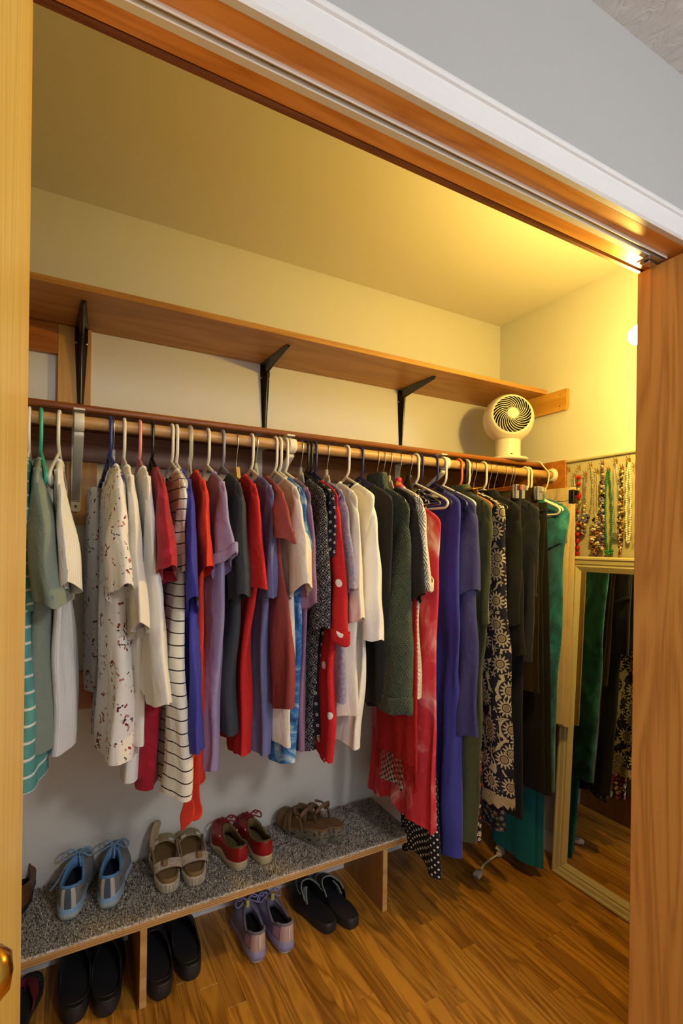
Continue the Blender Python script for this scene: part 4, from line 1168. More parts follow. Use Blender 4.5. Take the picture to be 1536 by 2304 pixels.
# ------------------------------------------------------------------ shoes (local: heel at y=0, toe towards +y)
def fw(t, wb, wh):     # half width along the foot
    return interp([(0, wh), (.2, wh), (.42, wh * .93), (.70, wb), (.86, wb * .93), (1.0, wb * .8)], t)
class Shoe:
    def __init__(s, name, label, loc, rot, L=.27, wb=.048, wh=.036, side=1, group=None, cat='shoe', tilt=0.0):
        s.r = thing(name, label, cat, loc, rot, group, tilt); s.L, s.wb, s.wh, s.side = L, wb, wh, side
        s.z0 = lambda t: .02
    def out(s, a, k=1.0, grow=0.0):
        c = math.cos(a); y = s.L / 2 * (1 - sgnpow(c, .9)); t = y / s.L
        x = sgnpow(math.sin(a), .62) * (fw(t, s.wb, s.wh) * k + grow)
        x += -s.side * .010 * smooth(.45, 1, t) ** 1.5
        y = s.L / 2 + (y - s.L / 2) * (1 + (k - 1) * .35 + grow * 2 / s.L)
        return x, y, t
    def sole(s, name, mat, prof, n=44, parent=None):
        """prof: list of (scale, z(t)) from bottom to top"""
        rows = []
        for k, zf in prof:
            r = []
            for i in range(n):
                x, y, t = s.out(2 * PI * i / n, k); r.append((x, y, zf(t) if callable(zf) else zf))
            rows.append(r)
        m = MB().grid(rows, cyc=True); m.fan(rows[0], flip=True); m.fan(rows[-1])
        return m.build(name, mat, parent or s.r, world=False)
    def set_upper(s, z0, rim_y, rim_w, rim_h, toe_h=.05, kb=.97, lean=0.0, heel_in=.008):
        s.zb, s.ry, s.rw, s.rh, s.th, s.kb, s.hi = z0, rim_y, rim_w, rim_h, toe_h, kb, heel_in
    def up(s, a, k, off=0.0):
        x, y, t = s.out(a, s.kb); z = s.zb(t)
        P = Vector((x, y, z))
        c = math.cos(a); q = (1 - c) / 2
        y0, y1 = s.ry
        ry = lerp(y0, y1, q); rx = sgnpow(math.sin(a), .8) * s.rw * (1 - .25 * q) - s.side * .004 * q
        R = Vector((rx, ry, interp(s.rh, q)))
        hgt = lerp(R.z * .92, s.th + z * .4, smooth(.35, .95, q))
        Cc = Vector((x * 1.04, lerp(y, y + (.004 if q > .8 else -.003), 1), max(hgt, z + .012)))
        p = P * (1 - k) ** 2 + Cc * 2 * k * (1 - k) + R * k * k
        if off:
            ce = Vector((0, lerp(y0, y1, .5), .03)); p = p + (p - ce).normalized() * off
        return p
    def upper(s, mat, lining, insole, n=48, m=12, iz=.028, pad=.0045, name='upper'):
        rows = [[tuple(s.up(2 * PI * i / n, k / m)) for i in range(n)] for k in range(m + 1)]
        u = MB().grid(rows, cyc=True).build(name, mat, s.r, world=False)
        rim = rows[-1]; cx = sum(p[0] for p in rim) / n; cy = sum(p[1] for p in rim) / n
        ins = []
        for k_, zz in ((.96, 0), (.93, -.010), (.97, -.03)):
            ins.append([(cx + (p[0] - cx) * k_, cy + (p[1] - cy) * k_, max(p[2] + zz, iz)) for p in rim])
        fl = [[s.out(2 * PI * i / n, .80) for i in range(n)]]
        ins.append([(p[0], p[1], iz + .006) for p in fl[0]])
        MB().grid(ins, cyc=True).build('lining', lining, s.r, world=False)
        s.sole('insole', insole, [(.82, iz - .002), (.82, iz + .001)])
        if pad: MB().tube(rim, pad, 8, closed=True).build('collar', lining, s.r, world=False)
        return u
    def patch(s, name, mat, a0, a1, k0, k1, off=.0012, na=12, nk=8, parent=None):
        rows = [[tuple(s.up(lerp(a0, a1, i / na), lerp(k0, k1, j / nk), off)) for i in range(na + 1)] for j in range(nk + 1)]
        return MB().grid(rows).build(name, mat, parent or s.r, world=False)
    def band(s, name, mat, pts, w, t=.003, side=(0, 1, 0), n=6):
        return MB().ribbon(spline(pts, n), side, w, t).build(name, mat, s.r, world=False)
    def laces(s, mat, ks, da=.5, r=.0026, bow=True, ends=None):
        m = MB()
        for i, k in enumerate(ks):
            k2 = ks[min(i + 1, len(ks) - 1)]
            for sg in (-1, 1):
                pts = [s.up(PI + sg * da * lerp(1, -1, q / 6), lerp(k, k2, q / 6), .0035 + .003 * math.sin(PI * q / 6)) for q in range(7)]
                m.tube(pts, r, 6, flat=.6)
        m.build('laces', mat, s.r, world=False)
        if bow:
            c = s.up(PI, ks[0], .008); b = MB()
            for sg in (-1, 1):
                b.tube(spline([c, c + Vector((sg * .022, .006, .012)), c + Vector((sg * .042, -.004, .004)), c + Vector((sg * .036, -.018, -.004)), c + Vector((sg * .014, -.008, .003)), c], 5), r * .95, 6)
            for e_ in (ends or [(-.035, -.05, -.012), (.03, -.055, -.012)]):
                e_ = Vector(e_); b.tube(spline([c, c + e_ * .4 + Vector((0, 0, .010)), c + e_ * .75, c + e_], 6), r * .95, 6)
            b.ball(c, r * 2, 8, 6); b.build('bow', mat, s.r, world=False)
def mesh_fabric(name, c1, c2, scale=420.0):
    k = NT(name); v = k.obj(); vo = k.n('ShaderNodeTexVoronoi', {'Vector': k.map(v, (1, .55, 1)), 'Scale': scale}).outputs['Distance']
    return k.set(k.ramp(vo, [(.1, lin(c2)), (.6, lin(c1))]), .85, k.bump(vo, .4, .002))
def two_tone(name, c1, c2, z0, z1, rough=.55):
    k = NT(name); z = k.n('ShaderNodeSeparateXYZ', {0: k.obj()}).outputs[2]
    h = k.math('ADD', z, k.math('MULTIPLY', k.noise(k.obj(), 60, 2.0), .006))
    w = k.n('ShaderNodeTexWave', {'Vector': k.map(k.obj(), (1, 1, .25), (0, 0, 0), .5), 'Scale': 70.0}).outputs[1]
    return k.set(k.ramp(k.n('ShaderNodeMapRange', {0: h, 1: z0, 2: z1}).outputs[0], [(0, lin(c1)), (1, lin(c2))]), rough, k.bump(w, .35, .002))
SM = dict(
    mesh_grey=mesh_fabric('grey knit mesh', '#8d8b89', '#6a6867'), blue_lining=plain('sky blue lining', '#5f92c4', .9), insole_dark=plain('dark insole', '#1d2a3c', .9),
    blue_lace=plain('pale blue lace', '#7fa0c0', .85, .2, 400), pale_panel=plain('pale heel panel', '#c3bfb6', .7), heel_stripe=plain('slate heel stripe', '#4c5a68', .7),
    blue_sole=two_tone('blue foam sole', '#d6d2b8', '#8fb6d8', .014, .034), outsole_blue=plain('slate outsole', '#5f7f96', .7),
    tan=plain('tan webbing', '#a08c6c', .8, .3, 300), tan_dark=plain('brown footbed', '#86683c', .7), beige_sole=two_tone('beige sole', '#c4b498', '#cfc2aa', .0, .03), buckle=plain('pale buckle', '#d9d6ce', .4), strap_print=mesh_fabric('speckled strap', '#b3a48c', '#8a7d72', 300),
    red=plain('red leather', '#9a1a1c', .38, .12, 160), red_dark=plain('dark red lace', '#7c1214', .7), red_lin=plain('olive lining', '#6b5a32', .9), red_sole=plain('putty sole', '#c0ad8a', .6),
    brown=plain('brown suede', '#6e5235', .7, .2, 200), wedge_bed=plain('worn tan footbed', '#7a5a34', .65),
    lav=mesh_fabric('lavender mesh', '#8a85a0', '#6d6884', 380), lav_lin=plain('grey lavender lining', '#77738a', .9), lav_heel=plain('pinkish heel', '#c6a8a2', .5), lav_sole=plain('lavender foam', '#9590b8', .6), lav_dark=plain('grey toe', '#6f6a72', .8), lav_lace=plain('lavender lace', '#8b87b4', .85), yellow=plain('yellow tab', '#c2c257', .7), cream_out=plain('cream outsole', '#d8d2bc', .7), pink_web=plain('mauve overlay', '#b48fae', .6),
    black=plain('black foam', '#141414', .55, .15, 120), black_bed=plain('black footbed', '#1c1b1a', .8, .3, 250), black_edge=plain('dark grey rubber', '#26252a', .5), grey_trim=plain('grey trim', '#7f8c88', .7), maroon=plain('maroon strap', '#6b1a22', .6), emb=plain('embossed grey', '#5d5a58', .6), brown_leather=plain('brown leather shoe', '#6a4526', .5), black_in=plain('black lining', '#0c0c0e', .9))
k = NT('camouflage wedge'); f_ = k.noise(k.obj((1, 1, 1.6)), 55, 3.0, .6, .6)
SM['wedge'] = k.set(k.ramp(f_, [(.36, lin('#3b2c20')), (.44, lin('#7a6244')), (.52, lin('#6d7a78')), (.6, lin('#8c7450')), (.68, lin('#4a3a2a'))]), .8)

def heel_at(u, v, z): p = at(u, v, Z=z); return (p.x, p.y, z)
def sneaker_blue(u, v, rot, side, lab, ends):
    s = Shoe('running_shoe', lab, heel_at(u, v, CZ), rot, .272, .049, .038, side, 'grey and blue running shoes')
    s.sole('outsole', SM['outsole_blue'], [(.86, lambda t: .002 + .012 * smooth(.8, 1, t)), (.9, lambda t: .006 + .012 * smooth(.8, 1, t))])
    s.sole('midsole', SM['blue_sole'], [(.88, lambda t: .004 + .014 * smooth(.78, 1, t) + .006 * (1 - smooth(0, .06, t))), (1.0, lambda t: .010 + .012 * smooth(.8, 1, t)), (1.06, lambda t: lerp(.022, .020, t)), (1.02, lambda t: lerp(.036, .026, smooth(0, .6, t))), (.95, lambda t: lerp(.046, .032, smooth(0, .5, t))), (.9, lambda t: lerp(.044, .03, smooth(0, .5, t)))])
    s.set_upper(lambda t: lerp(.038, .026, smooth(0, .5, t)), (.006, .150), .031, [(0, .098), (.15, .092), (.4, .074), (.75, .086), (1, .100)], .064)
    s.upper(SM['mesh_grey'], SM['blue_lining'], SM['insole_dark'], iz=.045)
    s.patch('heel_panel', SM['pale_panel'], -.36, .36, .02, .86)
    s.patch('heel_stripe', SM['heel_stripe'], -.10, .10, .02, .97, .0026, 4)
    s.patch('tongue', SM['blue_lining'], PI - .5, PI + .5, .55, 1.0, .003)
    s.laces(SM['blue_lace'], [.96, .85, .74, .62, .5], .55, .0027, True, ends)
    # small dark wordmark on the outer heel side
    fc = bpy.data.curves.new('wordmark', 'FONT'); fc.body = 'ride'; fc.size = 1.0
    fo = bpy.data.objects.new('wordmark_tmp', fc); COL.objects.link(fo)
    dg = bpy.context.evaluated_depsgraph_get(); me = bpy.data.meshes.new_from_object(fo.evaluated_get(dg)); bpy.data.objects.remove(fo)
    for v_ in me.vertices:
        p_ = s.up(-5.42 + 2 * PI - .16 + v_.co.x * .17 if True else 0, .30 + v_.co.y * .16 + v_.co.x * .05, .0016); v_.co = p_
    me.materials.append(SM['black_in']); wo = bpy.data.objects.new('wordmark', me); COL.objects.link(wo); wo.parent = s.r
    return s
sneaker_blue(152, 2078, -.15, -1, 'left grey running shoe with blue sole, one lace trailing onto the carpet', [(-.062, -.085, -.05), (.014, -.050, -.012)])
sneaker_blue(241, 2052, -.22, 1, 'right grey running shoe with blue sole, next to the tan sandals', [(-.012, -.045, -.014), (.006, -.05, -.014)])

def sandal_tan(u, v, rot, side, lab, tall):
    s = Shoe('sandal', lab, heel_at(u, v, CZ), rot, .262, .047, .039, side, 'tan sport sandals', 'sandal')
    s.sole('sole', SM['beige_sole'], [(.92, lambda t: .001 + .010 * smooth(.8, 1, t)), (1.0, lambda t: .008 + .008 * smooth(.8, 1, t)), (1.03, .02), (.99, .03), (.94, .032)])
    rb = MB()
    for i in range(-13, 14):
        a = i * .085; x, y, t = s.out(a, 1.035); x2, y2, t2 = s.out(a, 1.0)
        rb.tube([(x2, y2, .006), (x, y, .018), (x, y, .029)], .0022, 5)
    rb.build('tread_ribs', SM['beige_sole'], s.r, False)
    s.sole('footbed', SM['tan_dark'], [(.95, .030), (.97, .040), (.93, .047), (.86, .044), (.82, .038)])
    s.set_upper(lambda t: .03, (.11, .185), .030, [(0, .062), (.2, .066), (.5, .074), (1, .078)], .055, kb=.98)
    # toe cage: three bands over the foot, side walls
    for y0, y1, h, w in ((.245, .25, .052, .03), (.205, .208, .070, .024), (.160, .168, .082, .022)):
        xw = fw(y0 / s.L, s.wb, s.wh) + .001
        cxx = -side * .010 * smooth(.45, 1, y0 / s.L) ** 1.5
        xw = min(xw, s.out(math.acos(max(-1, min(1, 1 - 2 * y0 / s.L))), 1.0)[0] - cxx) if y0 > .24 else xw
        pts = [(cxx + xw * math.cos(q) * 1.02, y0 + (y1 - y0) * math.sin(q), .03 + (h - .03) * math.sin(q) ** .8) for q in [PI * i / 10 for i in range(11)]]
        MB().ribbon(pts, (0, 1, .12), w, .004).build('toe_strap', SM['tan'], s.r, False)
    # ankle collar strap: from the middle, back round the heel
    xw = s.wh * .98
    hp_ = [(xw * math.cos(q) * 1.04, .045 - .012 * math.sin(q), .060 + .018 * math.sin(q)) for q in [PI * i / 12 for i in range(13)]]
    MB().ribbon(hp_, (0, .35, 1), .026, .005).build('heel_strap', SM['strap_print'], s.r, False)
    for sg in (-1, 1):
        s.band('side_strap', SM['tan'], [(sg * xw * 1.02, .045, .062), (sg * xw, .09, .066), (sg * (xw + .003), .15, .07), (sg * (xw + .006), .185, .05)], .014, .004, (0, .3, 1))
        s.band('stay', SM['tan'], [(sg * xw, .10, .034), (sg * (xw + .001), .085, .052), (sg * xw, .065, .070)], .012, .0035, (0, 1, 0))
    MB().box(-.008 + side * .012, .008 + side * .012, .018, .030, .078, .098, .002).build('pull_tab', SM['tan_dark'], s.r, False)
    bk_ = MB()
    for sg in (-1, 1): MB().tube([(sg * .018, .165, .083), (sg * .030, .162, .078), (sg * .030, .152, .079), (sg * .018, .154, .084)], .0022, 6, closed=True).build('buckle', SM['buckle'], s.r, False)
    if tall:
        s.band('loose_strap', SM['tan'], [(-xw, .14, .066), (-xw + .004, .17, .10), (-xw + .02, .195, .128), (-xw + .028, .205, .118), (-xw + .022, .20, .10), (-xw + .012, .175, .075)], .015, .004, (1, .3, 0))
sandal_tan(382, 2012, -.04, -1, 'left tan strappy sport sandal with one strap standing up', True)
sandal_tan(441, 1996, -.10, 1, 'right tan strappy sport sandal beside the red shoes', False)

def shoe_red(u, v, rot, side, lab):
    s = Shoe('lace_up_shoe', lab, heel_at(u, v, CZ), rot, .258, .046, .037, side, 'red leather lace-up shoes')
    s.sole('sole', SM['red_sole'], [(.93, lambda t: .001 + .008 * smooth(.8, 1, t)), (1.01, .009), (1.03, lambda t: .022 + .006 * math.cos(t * 15)), (.97, lambda t: .029 + .006 * math.cos(t * 15)), (.92, .026)])
    s.set_upper(lambda t: .026 + .004 * math.cos(t * 15), (.004, .155), .030, [(0, .080), (.2, .070), (.45, .060), (.75, .070), (1, .084)], .058)
    s.upper(SM['red'], SM['red_lin'], SM['red_lin'], iz=.034, pad=.003)
    s.patch('heel_counter', SM['red'], -.75, .75, .02, .62, .0016)
    s.patch('tongue', SM['red'], PI - .55, PI + .55, .6, 1.0, .003)
    s.patch('vamp_seam', SM['red'], PI - .9, PI + .9, .25, .5, .0014)
    s.laces(SM['red_dark'], [.97, .86, .75, .62], .5, .003, True, [(-.024, -.004, .018), (.03, -.006, .010)])
    for sg in (-1, 1):
        c = s.up(PI + sg * 1.25, .82, .004); MB().tube([c, c + Vector((sg * .002, -.003, -.005)), c + Vector((sg * .004, -.006, -.010))], [.0042, .0030, .0036], 8).build('toggle', M['steel'], s.r, False)
shoe_red(546, 1960, .12, -1, 'left red leather lace-up shoe with putty sole')
shoe_red(601, 1946, .02, 1, 'right red leather lace-up shoe with putty sole')

def wedge(u, v, rot, side, lab):
    s = Shoe('wedge_sandal', lab, heel_at(u, v, CZ), rot, .245, .045, .036, side, 'brown wedge sandals', 'sandal')
    zt_ = lambda t: lerp(.060, .022, smooth(.1, .75, t))
    s.sole('wedge_sole', SM['wedge'], [(.90, lambda t: .001 + .006 * smooth(.85, 1, t)), (.96, lambda t: .004 + .005 * smooth(.85, 1, t)), (.99, lambda t: zt_(t) * .8), (1.0, lambda t: zt_(t) - .004), (.97, lambda t: zt_(t) - .002)])
    s.sole('footbed', SM['wedge_bed'], [(.99, lambda t: zt_(t) - .003), (1.01, lambda t: zt_(t) + .001), (.96, lambda t: zt_(t) + .004), (.85, lambda t: zt_(t) + .002)])
    for y0, y1, h, w in ((.200, .206, .062, .040), (.150, .158, .088, .016), (.172, .166, .080, .014)):
        t = y0 / s.L; xw = fw(t, s.wb, s.wh) * (1.0 if t < .8 else .93); cxx = -side * .010 * smooth(.45, 1, t) ** 1.5; zz = zt_(t) - .002
        pts = [(cxx + xw * math.cos(q), y0 + (y1 - y0) * math.sin(q), zz + (h - zz) * math.sin(q) ** .7) for q in [PI * i / 10 for i in range(11)]]
        MB().ribbon(pts, (0, 1, .1), w, .004).build('toe_strap', SM['brown'], s.r, False)
    xw = s.wh
    for sg in (-1, 1):
        s.band('side_strap', SM['brown'], [(sg * xw * 1.0, .095, zt_(.4) - .004), (sg * xw * 1.02, .10, .07), (sg * xw * .9, .125, .092), (sg * .012, .15, .10)], .010, .003, (0, 1, .3))
    s.band('ankle_strap', SM['brown'], [(-xw * .95, .11, .078), (-xw * 1.1, .09, .098), (-.01, .085, .112), (xw * .9, .095, .104), (xw * 1.15, .11, .085), (xw * .95, .12, .07)], .012, .003, (0, .5, 1))
    bk_ = MB().tube([(side * xw * 1.05, .10, .096), (side * xw * 1.08, .112, .098), (side * xw * 1.1, .112, .084), (side * xw * 1.07, .10, .082)], .0017, 6, closed=True)
    bk_.build('buckle', M['steel'], s.r, False)
wedge(736, 1904, .42, -1, 'left brown strappy wedge sandal with patterned heel')
wedge(768, 1898, .34, 1, 'right brown strappy wedge sandal, nearest the red dress')

def sneaker_lav(u, v, rot, side, lab):
    s = Shoe('running_shoe', lab, heel_at(u, v, 0.0005), rot, .268, .048, .038, side, 'lavender running shoes')
    s.sole('outsole', SM['cream_out'], [(.88, lambda t: .000 + .014 * smooth(.8, 1, t)), (.93, lambda t: .008 + .012 * smooth(.8, 1, t))])
    s.sole('midsole', SM['lav_sole'], [(.90, lambda t: .005 + .014 * smooth(.78, 1, t)), (1.04, lambda t: .010 + .012 * smooth(.8, 1, t)), (1.06, lambda t: .022), (1.0, lambda t: lerp(.036, .026, smooth(0, .6, t))), (.94, lambda t: lerp(.040, .03, smooth(0, .5, t)))])
    s.set_upper(lambda t: lerp(.036, .026, smooth(0, .5, t)), (.004, .150), .031, [(0, .094), (.15, .088), (.4, .070), (.75, .080), (1, .090)], .062)
    s.upper(SM['lav'], SM['lav_lin'], SM['black_in'], iz=.045)
    s.patch('heel_cup', SM['lav_heel'], -.55, .55, .02, .86)
    s.patch('toe_cap', SM['lav_dark'], PI - 1.0, PI + 1.0, .02, .42, .001)
    for sg in (-1, 1):
        s.patch('side_overlay', SM['pink_web'], sg * .60, sg * .98, .10, .62, .0016)
    hs = MB().ribbon([s.up(0, k_, .003) for k_ in (.15, .35, .55, .72)], (1, 0, 0), .005, .002); hs.build('heel_rib', SM['cream_out'], s.r, False)
    s.patch('tongue', SM['lav_heel'], PI - .5, PI + .5, .58, 1.0, .003)
    MB().box(-.006, .006, .138, .146, .088, .112, .002).build('tongue_tab', SM['yellow'], s.r, False)
    s.laces(SM['lav_lace'], [.95, .84, .73, .62, .5], .55, .0026, True, [(.035, .0, .006), (-.03, .004, .004)])
sneaker_lav(583, 2168, -.05, -1, 'left lavender running shoe under the bench edge')
sneaker_lav(649, 2146, .02, 1, 'right lavender running shoe next to the black slide')

def clog(u, v, rot, side, lab, grp, L=.275):
    s = Shoe('clog', lab, heel_at(u, v, 0.0005), rot, L, .052, .043, side, grp, 'clog')
    s.sole('sole', SM['black_edge'], [(.90, lambda t: .0 + .010 * smooth(.82, 1, t)), (1.0, .008), (1.03, .024), (1.0, .042), (.96, .048), (.90, .046)])
    s.sole('footbed', SM['black_bed'], [(.90, .038), (.88, .041), (.5, .038)])
    s.set_upper(lambda t: .040, (.02, .165), .044, [(0, .046), (.25, .050), (.42, .060), (.6, .080), (1, .098)], .068, kb=.99)
    n, m_ = 48, 10
    rows = [[tuple(s.up(2 * PI * i / n, k_ / m_)) for i in range(n)] for k_ in range(m_ + 1)]
    MB().grid(rows, cyc=True).build('upper', SM['black'], s.r, False)
    MB().tube(rows[-1], .0032, 8, closed=True).build('rim', SM['black'], s.r, False)
    st = MB()
    for i in range(9):
        y = .05 + i * .011; st.tube([(-.02, y, .0415), (0, y + .002, .0405), (.02, y, .0415)], .0009, 5)
    st.build('bed_grooves', SM['black_edge'], s.r, False)
clog(367, 2252, .06, -1, 'left black foam clog right of the first bench leg', 'black clogs right of the bench leg')
clog(433, 2208, .02, 1, 'right black foam clog beside the lavender running shoes', 'black clogs right of the bench leg')
clog(166, 2308, -.04, -1, 'black foam clog next to the maroon flip-flop', 'black clogs left of the bench leg')
clog(237, 2292, -.12, 1, 'black foam clog touching the left side of the bench leg', 'black clogs left of the bench leg')

def slide(u, v, rot, side, lab):
    s = Shoe('slide_sandal', lab, heel_at(u, v, 0.0005), rot, .262, .050, .041, side, 'black thong slides', 'sandal')
    s.sole('sole', SM['black_edge'], [(.93, lambda t: .0 + .008 * smooth(.85, 1, t)), (1.0, .008), (1.01, .024), (.98, .034), (.94, .036)])
    s.sole('footbed', SM['black_bed'], [(.95, .033), (.93, .036), (.5, .033)])
    s.set_upper(lambda t: .033, (.075, .175), .043, [(0, .040), (.3, .055), (.6, .080), (1, .092)], .066, kb=.98)
    n, m_ = 20, 8
    a0, a1 = PI - 1.75, PI + 1.75
    rows = [[tuple(s.up(lerp(a0, a1, i / n), k_ / m_)) for i in range(n + 1)] for k_ in range(m_ + 1)]
    MB().grid(rows).build('upper', SM['black'], s.r, False)
    MB().tube(rows[-1], .0028, 6).build('trim', SM['grey_trim'], s.r, False)
    inner = [s.up(lerp(a0 + .3, a1 - .3, i / n), .78, .002) for i in range(n + 1)]
    MB().tube(inner, .0014, 6).build('stitching', SM['grey_trim'], s.r, False)
    MB().ribbon(spline([(side * .012, .15, .085), (side * .022, .135, .070), (side * .028, .12, .045)], 5), (0, 1, 0), .018, .003).build('hook_strap', SM['grey_trim'], s.r, False)
slide(748, 2100, .18, -1, 'left black slide with grey trim, beside the lavender shoes')
slide(799, 2090, .16, 1, 'right black slide with grey trim, nearest the second bench leg')

# flip-flop at the far left, toe to the wall
p = at(103, 2178, Z=.02)
s = Shoe('flip_flop', 'black flip-flop with maroon strap at the bottom left by the door', (p.x - .09, p.y - .262, .0005), -.18, .27, .050, .040, -1, None, 'sandal')
s.sole('sole', SM['black_edge'], [(.94, .0), (1.0, .004), (1.0, .018), (.97, .021)])
s.sole('footbed', SM['black_bed'], [(.96, .020), (.95, .0222), (.5, .0215)])
for sg in (-1, 1):
    s.band('strap', SM['maroon'], [(sg * .040, .12, .020), (sg * .040, .15, .040), (sg * .026, .185, .052), (.004, .208, .040), (.003, .212, .022)], .022, .004, (0, 1, .2))
eb = MB()
for i in range(6):
    a = lerp(-1.0, 1.2, i / 5); c = Vector((.004 + .034 * math.sin(a), .225 + .022 * math.cos(a), .0226))
    eb.tube([c + Vector((.005 * math.cos(q) , .008 * math.sin(q), 0)) for q in [2 * PI * j / 12 for j in range(12)]], .0007, 4, closed=True)
eb.build('embossed_rings', SM['emb'], s.r, False)
# brown shoe on the bench, mostly hidden by the left door
p = at(52, 2060, Z=CZ)
s = Shoe('loafer', 'brown leather shoe on the bench mostly hidden by the left door', (p.x - .018, p.y + .0, CZ), -.05, .262, .046, .038, -1)
s.sole('sole', SM['black_edge'], [(.93, .001), (1.0, .006), (1.0, .018), (.95, .022)])
s.set_upper(lambda t: .02, (.006, .15), .030, [(0, .078), (.2, .07), (.45, .056), (1, .074)], .05)
s.upper(SM['brown_leather'], SM['brown_leather'], SM['black_in'], iz=.03, pad=.003)
s.patch('tongue', SM['brown_leather'], PI - .5, PI + .5, .5, 1.0, .003)
# ------------------------------------------------------------------ leaning mirror with moulded frame
def frame_wood():
    return plain('cream frame paint', '#d9cca2', .38)
FM = frame_wood()
MB_, MT_ = at(1245, 1957, X=1.800), at(1288, 1252, X=1.872)
y_far = MB_.y; yw = .32 + .10       # far side and overall width towards the room
y_near = y_far - .43
zt_m = MT_.z
base = Vector((1.803, (y_far + y_near) / 2, .0008))
tiltm = math.atan2(1.872 - 1.800, zt_m)
Hm = math.hypot(zt_m, .07); Wm = y_far - y_near
mir = thing('leaning_mirror', 'tall cream-framed mirror leaning on the right wall', 'mirror', base)
mir.rotation_euler = (0, tiltm, 0)
# local: y across, z up, x towards the wall
fwid = .062
def mould(w):      # profile across the frame: (inward distance, projection to the room)
    return [(0, .0), (0, -.018), (.006, -.022), (.012, -.022), (.016, -.018), (.030, -.0165), (.036, -.013), (.042, -.014), (.050, -.010), (.058, -.006), (.062, -.004), (.062, .0)]
def rail(a, b, na, nb):
    rows = []
    for (end, nrm) in ((a, na), (b, nb)):
        rows.append([(px, end[0] + nrm[0] * d, end[1] + nrm[1] * d) for d, px in mould(fwid)])
    m = MB().grid(rows, flat=True); m.fan(rows[0], flip=True); m.fan(rows[1])
    return m
c = [(-Wm / 2, 0), (Wm / 2, 0), (Wm / 2, Hm), (-Wm / 2, Hm)]
n_ = [(1, 1), (-1, 1), (-1, -1), (1, -1)]
for i in range(4): rail(c[i], c[(i + 1) % 4], n_[i], n_[(i + 1) % 4]).build('frame_rail', FM, mir, False)
MB().box(-.004, -.001, -Wm / 2 + fwid - .004, Wm / 2 - fwid + .004, fwid - .004, Hm - fwid + .004).build('glass', NT('mirror silver').set((.86, .86, .84, 1), .015, metallic=1.0), mir, False)
MB().box(-.001, .004, -Wm / 2 + .004, Wm / 2 - .004, .004, Hm - .004).build('back_board', M['strip_wood'], mir, False)

# ------------------------------------------------------------------ necklace board on the right wall
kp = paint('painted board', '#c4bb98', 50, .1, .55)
pz = at(1275, 1040, X=W - .012).z
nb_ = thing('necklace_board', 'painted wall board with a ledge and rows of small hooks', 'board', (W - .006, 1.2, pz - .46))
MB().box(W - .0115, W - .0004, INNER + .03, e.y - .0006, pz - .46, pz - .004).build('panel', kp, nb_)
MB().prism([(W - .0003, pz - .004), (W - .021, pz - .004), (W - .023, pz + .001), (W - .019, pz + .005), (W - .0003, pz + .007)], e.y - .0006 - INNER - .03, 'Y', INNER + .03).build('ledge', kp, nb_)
HX = W - .0118
_hk = MB().tube(spline([(0, 0, 0), (-.006, 0, -.001), (-.011, 0, -.008), (-.016, 0, -.006), (-.018, 0, .003)], 4), .0013, 6)
_hk.tube(spline([(-.002, .0, .0), (-.012, .004, .006), (-.016, .006, .012)], 4), .0012, 6); _hk.tube(spline([(-.002, .0, .0), (-.012, -.004, .006), (-.016, -.006, .012)], 4), .0012, 6)
_hk.box(-.0022, 0, -.003, .003, -.01, .006, .0006)
hkm = _hk.mesh('wall_hook'); hkm.materials.append(M['brass'])
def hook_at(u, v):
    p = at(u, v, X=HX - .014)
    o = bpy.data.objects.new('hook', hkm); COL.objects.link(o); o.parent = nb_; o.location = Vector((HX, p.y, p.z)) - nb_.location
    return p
BM = dict(red=plain('red glass', '#b3141a', .12), pearl=plain('pearl', '#e9e2c6', .2), green=plain('green pearl', '#1f7a45', .18), jet=plain('jet', '#141212', .15), silver=M['steel'], gold=M['brass'], amethyst=plain('amethyst', '#5c5080', .15), brown=plain('brown bead', '#6a4630', .25), amber=plain('amber bead', '#a8783c', .2), grey=plain('grey bead', '#77726c', .3), lilac=plain('lilac petal', '#7d74a8', .5), yellow=plain('yellow centre', '#d9bf48', .5), champagne=plain('champagne pearl', '#cdb58a', .22))
def drop(p, y2, zbot, sag, n=60):
    """a loop hanging from a hook: down one side, round the bottom, up the other"""
    x = HX - .013; w = sag; out = []
    for i in range(n + 1):
        t = i / n; a = PI * (t * 2 - 1) / 2     # -90..90
        s = abs(2 * t - 1)
        z = zbot + (p.z - zbot) * (s ** 1.15); y = p.y + (y2 - p.y) * (1 - s) + w * math.sin(PI * t * 2) * .0 + (1 if t < .5 else -1) * w * (math.sin(PI * min(1, (1 - s) * 1.0)) ** .5 if s < 1 else 0) * .5
        out.append(Vector((x + .002 * math.sin(i), y, z)))
    return out
def beads(t_, path, step, r, mats, name='beads', rnd=0.0, sc=(1, 1, 1), n=8):
    """one mesh per bead kind, strung along the path"""
    L = 0; pos = []
    acc = 0.0; prev = path[0]; pos.append(prev)
    for q in path[1:]:
        d = (q - prev).length
        while acc + d >= step and d > 1e-7:
            f = (step - acc) / d; prev = prev.lerp(q, f); pos.append(prev); d = (q - prev).length; acc = 0.0
        acc += d; prev = q
    rg = random.Random(int(path[0].y * 1e5))
    ms = {m: MB() for m in set(mats)}
    for i, q in enumerate(pos):
        m = mats[i % len(mats)] if not rnd else rg.choice(mats)
        rr = r * (1 + rnd * rg.uniform(-.5, .6)); o_ = Vector((rg.uniform(-.003, .001), rg.uniform(-1, 1) * .006, rg.uniform(-1, 1) * .003)) * (1 if rnd > .3 else 0)
        ms[m].ball(q + o_, rr, n, 6, sc)
    for m, mb in ms.items():
        if mb.v: mb.build(name, BM[m], t_)['kind'] = 'stuff'
